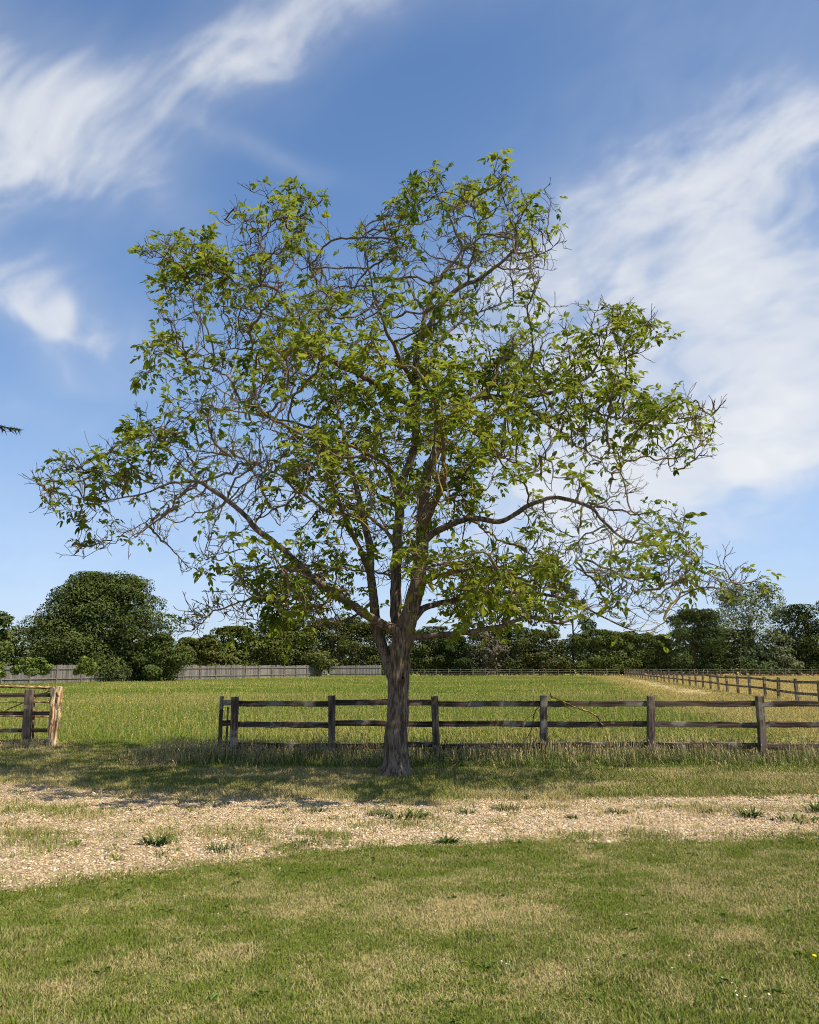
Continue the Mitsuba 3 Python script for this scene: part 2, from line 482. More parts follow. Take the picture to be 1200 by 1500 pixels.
def tiles(name, nvar, seed, bsdf, **kw):
    for i in range(nvar):
        mesh, uv = blades(rng_(seed + i), **kw)
        scene[f'{name}_tile_{i}'] = {'type': 'shapegroup', 'blade': mikit.ply(mesh, bsdf, uv=uv)}


COUNT = {}


def lay(name, tile, nvar, x, y, seed, smin=.85, smax=1.15, zs=None):
    r = rng_(seed)
    for i in range(len(x)):
        s = r.uniform(smin, smax)
        sz = s if zs is None else s * zs[i]
        COUNT[name] = COUNT.get(name, 0) + 1
        scene[f'{name}__{COUNT[name]:03d}'] = {'type': 'instance', 'group': {'type': 'ref', 'id': f'{tile}_tile_{r.integers(nvar)}'},
                                              'to_world': T().translate([float(x[i]), float(y[i]), 0]).rotate([0, 0, 1], float(r.uniform(0, 360))).scale([s, s, sz])}


def grid(x0, x1, y0, y1, step, seed, margin=1.0):
    """jittered grid inside the wedge the photograph sees (and a step to either side)"""
    r = rng_(seed)
    X, Y = np.meshgrid(np.arange(x0, x1, step), np.arange(y0, y1, step))
    X, Y = X.ravel() + r.uniform(-.5, .5, X.size) * step, Y.ravel() + r.uniform(-.5, .5, X.size) * step
    k = np.abs(X) < .545 * Y + margin
    return X[k], Y[k]


tiles('lawn', 3, 100, 'lawn_blade', n=760, rad=.21, h=(.014, .038), w=.0044, segs=2, lean=.75)
x, y = grid(-8.5, 8.5, 3.0, 9.4, .16, 1, 2.0)
k = y < track_lo(x) - .04
x, y = x[k], y[k]
lay('lawn_grass', 'lawn', 3, x, y, 2, zs=.65 + .8 * meshkit.fbm(np.stack([x * 1.5, y * 1.5, 0 * x], -1), 3, 77))
tag('lawn_grass', 'short mown lawn grass with dry patches in the foreground', 'grass', kind='stuff')

tiles('verge', 3, 120, 'lawn_blade', n=420, rad=.30, h=(.03, .085), w=.0055, segs=2, lean=.7)
x, y = grid(-11, 11, 10, 14.4, .24, 3, 2.2)
k = (y > track_hi(x) + .05)
x, y = x[k], y[k]
lay('verge_grass', 'verge', 3, x, y, 4, zs=.6 + .9 * meshkit.fbm(np.stack([x * .9, y * .9, 0 * x], -1), 3, 78))
# the gravel's own green patches
x, y = grid(-9, 9, 5.5, 11.2, .15, 5, 1.0)
k = (y > track_lo(x)) & (y < track_hi(x)) & (green_on_track(x, y) > rng_(6).random(len(x)) * .8 + .1)
tiles('sparse', 3, 140, 'lawn_blade', n=75, rad=.17, h=(.03, .10), w=.0055, segs=2, lean=.7)
lay('verge_grass', 'sparse', 3, x[k], y[k], 7)
r = rng_(71)
x = np.concatenate([r.uniform(-6.5, 6.5, 380), r.normal(-3.6, 1.3, 170)])
u_ = r.beta(1.3, .9, len(x))
y = track_lo(x) + (track_hi(x) - track_lo(x)) * u_
tiles('sprig', 3, 150, 'lawn_blade', n=26, rad=.055, h=(.02, .055), w=.006, segs=2, lean=.9)
lay('verge_grass', 'sprig', 3, x, y, 72, .6, 1.7)
tag('verge_grass', 'half dry grass of the verge and patches greening the gravel', 'grass', kind='stuff')

tiles('long', 4, 160, 'long_blade', n=150, rad=.26, h=(.12, .31), w=.0085, segs=3, lean=.45, heads=.12)
x, y = grid(-12, 12, 12.6, 17.2, .22, 8, 2.5)
# tall grass stands along the fence, left of it only near the corner
fx0 = G(300, 1100)[0]
along = np.exp(-((y - 14.6) / np.where(y < 14.6, .85, 1.5)) ** 2)
dens = np.where(x > fx0 - .3, along, along * np.exp(-((x - fx0) / .9) ** 2))
k = dens * (.55 + .9 * meshkit.fbm(np.stack([x * 1.2, y * 1.2, 0 * x], -1), 3, 79)) > rng_(9).random(len(x)) * .75
k &= np.hypot(x + .22, (y - 12.85)) > .27
lay('long_grass', 'long', 4, x[k], y[k], 10, zs=np.clip(dens[k], .35, 1) * np.where(y[k] < 15.0, .30 + .95 * meshkit.fbm(np.stack([x[k] * 1.7, y[k] * .6, 0 * x[k]], -1), 3, 83), 1.1))
# tufts under the left fence and gate post
r = rng_(12)
x = np.concatenate([r.uniform(-11.5, -7.6, 60), r.uniform(-8.1, -7.5, 6)])
y = np.concatenate([r.normal(16.9, .35, 60), r.normal(16.9, .2, 6)])
lay('long_grass', 'long', 4, x, y, 13, zs=np.full(66, .5))
tag('long_grass', 'tall seeding grass growing along the wooden fence', 'grass', kind='stuff')

tiles('field', 4, 180, 'field_blade', n=300, rad=.50, h=(.07, .18), w=.0085, segs=2, lean=.8, heads=.02)
x, y = grid(-30, 30, 14.6, 46, .44, 14, 2.5)
k = ~((x < fx0 - .1) & (y < 17.6 + .4 * np.sin(x * 2)))
lay('field_grass', 'field', 4, x[k], y[k], 15, zs=.7 + .5 * meshkit.fbm(np.stack([x[k] * .5, y[k] * .5, 0 * x[k]], -1), 3, 80))
tiles('far', 4, 200, 'field_blade', n=380, rad=1.5, h=(.06, .17), w=.024, segs=1, lean=.6, heads=.008)
x, y = grid(-80, 80, 44, 133, 1.45, 16, 6)
s = fence_side(x, y)
k = ~((s > -3.2) & (s < -1.2))
lay('field_grass', 'far', 4, x[k], y[k], 17)
# shorter turf in the opening between gate post and fence
x, y = grid(-12, fx0 + .5, 13.6, 18.2, .26, 18, 1.5)
lay('field_grass', 'verge', 3, x, y, 19, 1.0, 1.5)
tag('field_grass', 'meadow grass of the open field, green turning straw yellow to the right', 'grass', kind='stuff')


# ------------------------------------------------------------------ timber: bars with worn, slightly uneven edges
def bar(a, b, w, h, up=(0, 0, 1), seed=0, n=None, rough=.004, chamfer=.08, taper=1.0, twist=0.0):
    """a sawn timber from a to b: octagonal (chamfered) section w x h, a little bowed and uneven"""
    a, b, up = np.asarray(a, float), np.asarray(b, float), np.asarray(up, float)
    d = b - a
    L = np.linalg.norm(d)
    d = d / L
    s = unit(np.cross(d, up))
    u = np.cross(s, d)
    n = n or max(3, int(L / .22) + 1)
    c = chamfer * min(w, h) * 1.2
    sec = np.array([[w / 2 - c, -h / 2], [w / 2, -h / 2 + c], [w / 2, h / 2 - c], [w / 2 - c, h / 2], [-w / 2 + c, h / 2], [-w / 2, h / 2 - c], [-w / 2, -h / 2 + c], [-w / 2 + c, -h / 2]])
    r = rng_(seed)
    t = np.linspace(0, 1, n)
    bow = np.cumsum(r.normal(0, rough * .5, (n, 2)), 0)
    bow -= np.linspace(0, 1, n)[:, None] * bow[-1]
    q = a + d * (t * L)[:, None]
    sc = 1 + (taper - 1) * t
    off = sec[None] * sc[:, None, None] + bow[:, None] + r.normal(0, rough * .4, (n, 8, 2))
    th = twist * t
    o2 = np.stack([off[..., 0] * np.cos(th)[:, None] - off[..., 1] * np.sin(th)[:, None], off[..., 0] * np.sin(th)[:, None] + off[..., 1] * np.cos(th)[:, None]], -1)
    V = q[:, None] + o2[..., :1] * s + o2[..., 1:] * u
    i, j = np.meshgrid(np.arange(n - 1), np.arange(8), indexing='ij')
    f = np.concatenate([np.stack([i * 8 + j, i * 8 + (j + 1) % 8, (i + 1) * 8 + (j + 1) % 8], -1).reshape(-1, 3), np.stack([i * 8 + j, (i + 1) * 8 + (j + 1) % 8, (i + 1) * 8 + j], -1).reshape(-1, 3)])
    V = np.vstack([V.reshape(-1, 3), V[0].mean(0), V[-1].mean(0) + d * c * .4])
    k = np.arange(8)
    f = np.vstack([f, np.stack([np.full(8, n * 8), (k + 1) % 8, k], -1), np.stack([np.full(8, n * 8 + 1), (n - 1) * 8 + k, (n - 1) * 8 + (k + 1) % 8], -1)])
    m = trimesh.Trimesh(V, f, process=False)
    if m.volume < 0:
        m.invert()
    return m


# ---- the near fence
FY = 15.05
fence = numbered('post_and_rail_fence')
tag(fence, 'dark three-rail wooden fence running behind the walnut tree', 'fence')
posts_px = [(342, 1021, 342), (486, 1019, 486), (640, 1020, 640), (795, 1019, 796), (952, 1020, 953), (1113, 1020, 1118), (1278, 1020, 1286), (1450, 1020, 1460), (1612, 1020, 1626), (1776, 1020, 1792)]
px_x = []
for i, (pt, ty, pb) in enumerate(posts_px):
    yy = FY - .05 * i
    top, bot = P(pt, ty, yy), P(pb, 1112, yy)
    bot[2] = -.05
    top[0] += rng_(90 + i).normal(0, .018)
    px_x.append((top[0] + bot[0]) / 2)
    put(numbered(fence + '__post'), bar(bot, top, .128, .122, up=(0, 1, 0), seed=20 + i, taper=.97, twist=.06 * math.sin(i * 2.3)), 'post_wood', smooth=30)
rail_z = [P(640, yv, FY + .09)[2] for yv in (1030, 1060.5, 1091.5)]
for i in range(len(px_x) - 1):
    for q, z in enumerate(rail_z):
        rr = rng_(300 + i * 7 + q)
        yy = FY - .05 * i + .098
        a, b = [px_x[i] + .004, yy, z + rr.normal(0, .013)], [px_x[i + 1] - .004, yy - .05, z + rr.normal(0, .013)]
        put(numbered(fence + '__rail'), bar(a, b, .042, .100, seed=60 + i * 3 + q, rough=.011), 'rail_wood', smooth=30)
# corner stub: a rusty hanging post and short rail ends at the open end of the fence
c0 = P(325, 1020, FY + .22)
b0 = c0.copy()
b0[2] = -.05
put(numbered(fence + '__post'), bar(b0, c0, .062, .07, up=(0, 1, 0), seed=41), 'post_wood', smooth=30)
c1 = P(334, 1036, FY + .45)
b1 = c1.copy()
b1[2] = -.05
put(numbered(fence + '__post'), bar(b1, c1, .035, .04, up=(0, 1, 0), seed=42), 'post_wood', smooth=30)
for q, z in enumerate(rail_z):
    put(numbered(fence + '__rail'), bar([c0[0] + .032, FY + .205, z], [px_x[0] - .01, FY + .205, z + .01], .042, .10, seed=45 + q), 'rail_wood', smooth=30)

# ---- the fence and gate at the left edge
LY = 17.15
fence = numbered('post_and_rail_fence')
tag(fence, 'short dark four-rail wooden fence at the left edge, beside the rusty gate', 'fence')
lp = []
for i, (pt, pb) in enumerate(((43, 38), (-105, -114), (-255, -268))):
    top, bot = P(pt, 1010, LY), P(pb, 1093, LY)
    bot[2] = -.05
    lp.append((top, bot))
    put(numbered(fence + '__post'), bar(bot, top, .150, .13, up=(0, 1, 0), seed=500 + i), 'post_wood', smooth=30)
xr = P(72, 1050, LY)[0]
for q, yv in enumerate((1018, 1044.5, 1070, 1086)):
    z = P(40, yv, LY + .1)[2]
    xs = [xr] + [(t[0] + b[0]) / 2 for t, b in lp]
    segs_ = [(xs[0], xs[2])] + [(xs[2], xs[3])]
    for w_, (a, b) in enumerate(segs_):
        put(numbered(fence + '__rail'), bar([a - .003, LY + .10, z], [b + .003, LY + .10, z - .01], .042, .082, seed=520 + q * 3 + w_), 'rail_wood', smooth=30)

gt, gb = P(83.5, 1006, LY + .02), P(74, 1098, LY + .02)
gb[2] = -.03
m = []
for i, (o, w_, hh) in enumerate(((-.062, .10, -.015), (.05, .105, .0), (-.005, .07, -.05))):
    m.append(bar(gb + [o * .9, -.01 * i, 0], gt + [o * 1.1, -.01 * i, hh], w_, .14, up=(0, 1, 0), seed=540 + i, rough=.016, chamfer=.2, n=14))
put('gate_post', trimesh.util.concatenate(m), 'peeling_paint', 'leaning gate post with flaking cream and rust paint', 'post', smooth=40)

gate = 'field_gate'
tag(gate, 'rusty thin-barred metal gate folded back behind the left wooden fence', 'gate')


def rod(p, rad, k=8):
    v, f, _ = tube(resample(np.array(p, float), .12) if len(p) > 2 else np.array(p, float), np.full(len(resample(np.array(p, float), .12)) if len(p) > 2 else 2, rad), k)
    return trimesh.Trimesh(v, f, process=False)


GY = LY + .28
put(gate + '__top_bar', rod([P(80, 1008, GY), P(0, 1005.5, GY), P(-150, 1003, GY)], .030, 10), 'rusty_steel', smooth=40)
for yv in (1029, 1050, 1072):
    put(numbered(gate + '__bar'), rod([P(76, yv, GY), P(-150, yv - 3, GY)], .016), 'rusty_steel', smooth=40)
put(numbered(gate + '__brace'), rod([P(78, 1010, GY + .03), P(-40, 1062, GY + .03)], .014), 'rusty_steel', smooth=40)
put(numbered(gate + '__stile'), rod([P(50, 1012, GY + .02), P(48, 1090, GY + .02)], .025), 'rusty_steel', smooth=40)
put(numbered(gate + '__stile'), rod([P(-150, 1000, GY), P(-156, 1090, GY)], .025), 'rusty_steel', smooth=40)
put(numbered(gate + '__hinge'), bar(P(70, 1008, GY - .04), P(83, 1008, GY - .04), .05, .05, seed=9), 'rusty_steel', smooth=40)

# ---- the receding fence on the right
fence = numbered('post_and_rail_fence')
tag(fence, 'weathered two-rail fence receding between green meadow and straw field', 'fence')
LEN = np.linalg.norm(RB - RA)
npost = int(LEN / 3.05)
pz = []
for i in range(npost + 1):
    rr = rng_(600 + i)
    q = RA + (RB - RA) * i / npost + rr.normal(0, .04, 2)
    h = 1.12 + rr.normal(0, .035)
    a = np.array([q[0], q[1], -.05])
    b = np.array([q[0] + rr.normal(0, .03), q[1] + rr.normal(0, .03), h])
    pz.append(q)
    put(numbered(fence + '__post'), bar(a, b, .135, .125, up=(0, 1, 0), seed=600 + i, n=4), 'post_wood', smooth=30)
for i in range(npost):
    for q, z in enumerate((.97, .50)):
        rr = rng_(800 + 3 * i + q)
        off = perp * -.09
        a = np.array([*(pz[i] + off), z + .025 * math.sin(i * 1.3 + q) + rr.normal(0, .012)])
        b = np.array([*(pz[i + 1] + off), z + .025 * math.sin((i + 1) * 1.3 + q) + rr.normal(0, .012)])
        put(numbered(fence + '__rail'), bar(a, b, .045, .115, seed=900 + i * 3 + q, n=4), 'post_wood', smooth=30)


# ---- the far fences along the trees
def far_fence(label, p0, p1, seed):
    fence = numbered('post_and_rail_fence')
    tag(fence, label, 'fence')
    p0, p1 = np.array(p0), np.array(p1)
    n = int(np.linalg.norm(p1 - p0) / 2.0)
    for i in range(n + 1):
        q = p0 + (p1 - p0) * i / n
        h = 1.2 + rng_(seed + i).normal(0, .04)
        put(numbered(fence + '__post'), bar([*q, -.05], [*q, h], .14, .14, up=(0, 1, 0), seed=seed + i, n=3), 'post_wood', smooth=30)
    for i in range(n):
        a, b = p0 + (p1 - p0) * i / n, p0 + (p1 - p0) * (i + 1) / n
        for z in (1.08, .70, .34):
            put(numbered(fence + '__rail'), bar([*a, z], [*b, z], .05, .10, seed=seed + i, n=3), 'post_wood', smooth=30)


far_fence('low distant three-rail fence under the hedge right of the walnut trunk', (-1.6, 131.5), (34.4, 131.5), 2000)
far_fence('distant dark rail fence behind the straw field at the far right', (36.2, 131.0), (76.0, 126.0), 2200)

# ---- the close-board fence on the left
CB = [np.array([-48.0, 52.0]), np.array([-37.2, 73.0]), np.array([-12.9, 126.0])]
fence = numbered('close_board_fence')
tag(fence, 'long grey close-board timber fence in front of the big round tree', 'fence')


def close_board(fence, pts, seed, hh=1.72):
    bm, tones = Mesh(), []
    r = rng_(seed)
    for a, b in zip(pts[:-1], pts[1:]):
        L = np.linalg.norm(b - a)
        d = (b - a) / L
        nrm = np.array([d[1], -d[0]])
        nrm = nrm if nrm[1] < 0 else -nrm
        n = int(L / .17)
        for i in range(n):
            q = a + d * (i + .5) * L / n
            h = hh + r.normal(0, .018)
            h += .05 * math.floor(((i * .17) // 3.0) % 3) - .05
            o = nrm * (.012 * (i % 2))
            w2 = .092
            c = [q - d * w2 + o, q + d * w2 + o * .2]
            v = np.array([[*c[0], .03], [*c[1], .03], [*c[1], h], [*c[0], h]])
            v = np.vstack([v, v + np.array([*(-nrm * .02), 0])])
            f = np.array([[0, 1, 2], [0, 2, 3], [5, 4, 7], [5, 7, 6], [3, 2, 6], [3, 6, 7], [0, 3, 7], [0, 7, 4], [1, 5, 6], [1, 6, 2]])
            bm.add(v, f)
            tones.append(np.tile(np.array([.185, .178, .168]) * r.uniform(.55, 1.25), (8, 1)))
        npn = max(1, int(L / 3.0))
        for i in range(npn):
            q0, q1 = a + d * i * L / npn, a + d * (i + 1) * L / npn
            put(numbered(fence + '__post'), bar([*(q0 + nrm * .10), -.05], [*(q0 + nrm * .10), hh + .04], .11, .11, up=(0, 1, 0), seed=seed + i, n=3), 'grey_board', smooth=30)
            for z in (.45, 1.38):
                put(numbered(fence + '__rail'), bar([*(q0 + nrm * .055), z], [*(q1 + nrm * .055), z], .07, .08, seed=seed + i, n=3), 'grey_board', smooth=30)
    mesh, _ = bm.get()
    put(fence + '__board', mesh, 'stone', kind='stuff', color=np.vstack(tones))


close_board(fence, CB, 3000)
fence = numbered('close_board_fence')
tag(fence, 'shaded stretch of board fence just left of the walnut trunk in the distance', 'fence')
close_board(fence, [np.array([-12.7, 127.2]), np.array([-4.6, 130.2])], 3200)

# ------------------------------------------------------------------ background trees and hedges
def bg_tree(name, label, cat, c, w, h, n, leaf, col, seed, depth=None, base=.05, airy=0.0, lobes=34, group=None, trunk=True, lean=0.0, prof=((0, .92), (.3, 1), (.55, .97), (.75, .80), (.9, .52), (1, .22))):
    """a tree: trunk with limbs, and a crown of separate leaf sprays spread over many unequal lobes"""
    key = numbered(name)
    h = h * 1.06
    col = [c_ * 1.8 for c_ in col]
    r = rng_(seed)
    tag(key, label, cat, group)
    R = np.array([w / 2, (depth or w * .85) / 2, h * (1 - base) / 2])
    C = np.array([c[0], c[1], h * base + R[2]])
    # clumps of sprays over a dome whose half width follows the profile, none of them alike
    zz = base + (1 - base) * np.concatenate([r.uniform(.05, .90, lobes - lobes // 6), r.uniform(.82, .97, lobes // 6)])
    t = (zz - base) / (1 - base)
    px_, py_ = np.array(prof).T
    an = r.uniform(0, 2 * np.pi, lobes)
    lump = 1 + .34 * (meshkit.fbm(np.stack([np.cos(an) * 1.3, np.sin(an) * 1.3, t * 2.6 + seed], -1), 3, seed) - .5)
    rr_ = np.interp(t, px_, py_) * lump * np.where(r.random(lobes) < .72, r.uniform(.70, .90, lobes), r.uniform(.15, .7, lobes))
    lc = np.stack([c[0] + np.cos(an) * rr_ * R[0], c[1] + np.sin(an) * rr_ * R[1], zz * h], -1)
    lr = r.uniform(.17, .33, lobes) * (1.08 - .35 * t)
    LR = lr[:, None] * np.stack([np.full(lobes, R[0]), np.full(lobes, R[1]), np.minimum(R[0] * .9, h * .42) * np.ones(lobes)], -1)
    k = r.choice(lobes, n, p=lr ** 2 / (lr ** 2).sum())
    q = rand_dir(r, n)
    q[:, 2] = np.where((q[:, 2] < -.3) & (r.random(n) < .5), -q[:, 2], q[:, 2])
    s = np.where(r.random(n) < .80, r.uniform(.80, 1.12, n), r.uniform(.2, .82, n))
    s = s * (.76 + .54 * meshkit.fbm(q * 2.4 + lc[k] * 1.3, 3, seed))
    p = lc[k] + q * s[:, None] * LR[k]
    ni_ = n // 7                                               # the shaded inside, so that the sky does not show through
    if not airy:
        ti, ai = r.uniform(.0, .9, ni_), r.uniform(0, 2 * np.pi, ni_)
        ri = np.interp(ti, px_, py_) * np.sqrt(r.random(ni_)) * .80
        p[:ni_] = np.stack([c[0] + np.cos(ai) * ri * R[0], c[1] + np.sin(ai) * ri * R[1], (base + (1 - base) * ti) * h], -1)
    p[:, 2] = np.where(p[:, 2] > h, 2 * h - p[:, 2], p[:, 2])
    if lean:
        p[:, 0] += lean * np.clip(p[:, 2] / h, 0, 1) ** 2
    ok = (p[:, 2] > .12) & (p[:, 2] < h * 1.02)
    if airy:
        ok &= meshkit.fbm(p * .55, 3, seed) > .36 + airy * .22
    p, k, q = p[ok], k[ok], q[ok]
    n = len(p)
    nrm = unit(q * .75 + rand_dir(r, n) * .75 + np.array([0, 0, .25]))
    al = unit(rand_dir(r, n) + np.array([0, 0, -.35]))
    sz = leaf * r.uniform(.6, 1.35, n)
    v, f = leaf_cards(p, nrm, al, sz, .6)
    tone = (r.normal(1, .12, lobes))[k] * r.uniform(.70, 1.32, n)
    cc = np.clip(np.array(col)[None] * tone[:, None] * (1 + r.normal(0, .06, (n, 3))), .004, .5)
    put(key + '__crown', (v, f), 'leaf_far', color=np.repeat(cc, 4, 0))
    if trunk:
        m = Mesh()
        tr = max(.12, w * .022)
        pts = resample(np.array([[c[0], c[1], -.1], [c[0] + r.normal(0, .2), c[1], h * .3], [c[0] + lean * .3 + r.normal(0, .3), c[1], h * .62]]), h / 12)
        m.add(*tube(pts, np.linspace(tr * 1.25, tr * .5, len(pts)), 8))
        put(key + '__trunk', m.get()[0], 'dark_bark', smooth=True)
        m = Mesh()
        for i in np.argsort(-lr)[:14]:
            a = pts[min(len(pts) - 1, int(len(pts) * r.uniform(.25, .95)))]
            mid = a * .5 + lc[i] * .5 + [0, 0, h * .04]
            pp = resample(np.array([a, mid, lc[i] + (lc[i] - C) * .25]), h / 10)
            m.add(*tube(pp, np.linspace(tr * .45, tr * .08, len(pp)), 5))
        put(key + '__limb', m.get()[0], 'dark_bark', smooth=True)
    return key


def at(px, top, Y):
    q = P(px, top, Y)
    return (q[0], Y), q[2]


OAK, OLIVE, ASH, DARK, PALE = (.046, .062, .017), (.070, .080, .022), (.080, .098, .048), (.030, .043, .015), (.110, .100, .070)
HEDGE = 'field edge trees and bushes'


def ptree(name, label, cat, px, top, Y, wpx, n, leaf, col, seed, **k):
    c, h = at(px, top, Y)
    return bg_tree(name, label, cat, c, wpx / F * Y * .98, h, n, leaf, col, seed, **k)


ptree('oak_tree', 'big round dark green tree spreading over the grey board fence', 'tree', 155, 846, 89, 245, 95000, .25, (.040, .053, .016), 1, base=.0, lobes=95, depth=12, prof=((0, .88), (.28, 1), (.43, .93), (.6, .77), (.77, .54), (.9, .32), (1, .08)))
ptree('bush', 'low shady bush at the right skirt of the big round tree', 'bush', 236, 932, 88, 78, 18000, .24, OAK, 201, base=.0, lobes=24, trunk=False)
ptree('broadleaf_tree', 'dark tree cut by the left edge of the photo behind the fence', 'tree', -22, 900, 84, 105, 9000, .34, OAK, 2, base=0)
ptree('broadleaf_tree', 'more distant grey green tree between the left edge and the big round tree', 'tree', 42, 922, 96, 110, 8000, .32, (.062, .078, .034), 3, base=0)
ptree('broadleaf_tree', 'tree outside the frame beyond the left edge', 'tree', -130, 880, 80, 160, 8000, .4, OAK, 4, base=0)
hedge = [
    (300, 934, 108, 62, OLIVE, 'yellowish olive bush directly right of the big round tree'),
    (352, 922, 114, 84, (.062, .076, .020), 'rounded mid green bush over the sunlit board fence, second right of the big tree'),
    (404, 909, 126, 80, OAK, 'taller dark bush standing behind the olive hedge left of the trunk'),
    (428, 929, 123, 84, (.074, .086, .026), 'grey olive bush beside the corner of the board fence'),
    (500, 908, 136, 92, (.070, .078, .024), 'brownish green tree seen under the low left limb of the walnut'),
    (556, 914, 138, 70, DARK, 'dark tree directly left of the walnut trunk in the hedge'),
    (634, 922, 137, 66, (.060, .074, .022), 'bush just right of the walnut trunk behind the far fence'),
    (668, 934, 136, 54, DARK, 'dark low bush, second right of the walnut trunk'),
    (708, 928, 137, 48, PALE, 'pale half-dead grey shrub in the far hedge'),
    (745, 918, 139, 62, (.052, .066, .024), 'dark bush right of the pale dead shrub'),
    (790, 925, 138, 62, (.058, .066, .024), 'brownish bush left of the slender tall tree in the hedge'),
    (872, 926, 138, 60, (.062, .080, .024), 'green bush at the left of the receding fence end'),
    (912, 928, 140, 52, (.070, .088, .026), 'green bush straight behind the far end of the receding fence'),
    (950, 930, 139, 56, (.066, .084, .024), 'green bush left of the dense dark tree'),
]
for i, (px, top, Y, wpx, col, lab) in enumerate(hedge):
    ptree('hedge_bush', lab, 'bush', px, top, Y, wpx * 1.55, 20000, .34, [q_ * .80 for q_ in col], 30 + i, base=0, lobes=40, depth=5.0)
ptree('slender_tree', 'slender tall blue green tree rising above the hedge right of the trunk', 'tree', 834, 862, 142, 70, 7000, .42, (.058, .080, .048), 60, base=.0, airy=.35, lobes=26)
ptree('broadleaf_tree', 'dense dark green tree at the end of the receding fence', 'tree', 1012, 898, 137, 112, 24000, .33, DARK, 61, base=0, lobes=36)
ptree('ash_tree', 'tall airy pale green tree with branches showing through', 'tree', 1092, 862, 141, 138, 20000, .36, ASH, 62, base=.06, airy=.22, lobes=60)
ptree('hedge_bush', 'dark bush under the tall airy tree', 'bush', 1086, 926, 139, 130, 9000, .42, (.040, .056, .022), 63, base=0)
ptree('broadleaf_tree', 'dark tree right of the tall airy tree near the right edge', 'tree', 1162, 892, 140, 98, 18000, .34, DARK, 64, base=0)
ptree('broadleaf_tree', 'dark green tree cut by the right edge of the photo', 'tree', 1220, 886, 138, 100, 18000, .34, (.042, .058, .018), 65, base=0)
ptree('broadleaf_tree', 'tree outside the frame beyond the right edge', 'tree', 1310, 880, 137, 130, 9000, .5, OAK, 66, base=0)
for i, (px, w_) in enumerate(((1420, 130), (1540, 150), (1660, 140))):
    ptree('broadleaf_tree', f'{("nearest", "second", "third")[i]} tree of the row carrying on outside the frame beyond the right edge', 'tree', px, 888, 136, w_, 9000, .5, OAK, 140 + i, base=0)
for i, (px, w_) in enumerate(((-270, 170), (-400, 150))):
    ptree('broadleaf_tree', f'{("second", "third")[i]} tree outside the frame beyond the left edge', 'tree', px, 880, 78, w_, 9000, .45, OAK, 150 + i, base=0)
ptree('hedge_bush', 'grey green bush at the foot of the trees near the right edge', 'bush', 1140, 948, 136, 60, 6000, .4, (.070, .085, .045), 67, base=0)
ptree('ivy_bush', 'green climber hanging over the board fence near the left edge', 'plant', 45, 966, 71.5, 54, 5000, .22, (.075, .098, .024), 70, base=.45, trunk=False, depth=1.6, lobes=18)
ptree('ivy_bush', 'rounded bright green bush growing over the board fence', 'plant', 128, 964, 77.2, 34, 4500, .22, (.078, .102, .022), 71, base=.35, trunk=False, depth=2.0, lobes=16)
ptree('ivy_bush', 'small climber over the board fence at the very left edge', 'plant', -2, 972, 69.0, 24, 2500, .22, (.070, .092, .022), 72, base=.4, trunk=False, depth=1.4, lobes=12)

# a far-off belt of woodland closing the gaps low down
r = rng_(91)
n = 26000
x_, z_ = r.uniform(-150, 150, n), np.abs(r.random(n)) ** .8
hh = 4.6 + 3.0 * meshkit.fbm(np.stack([x_ * .10, 0 * x_, 0 * x_], -1), 4, 8)
p_ = np.stack([x_, 172 + r.normal(0, 3, n), z_ * hh], -1)
v, f = leaf_cards(p_, unit(rand_dir(r, n) + np.array([0, -.6, .5])), rand_dir(r, n), r.uniform(.6, 1.3, n), .7)
put('far_woodland', (v, f), 'leaf_far', 'far-off band of woodland behind the hedge', 'woodland', kind='stuff', color=np.repeat(np.array([[.045, .060, .026]]) * r.uniform(.7, 1.3, (n, 1)), 4, 0))

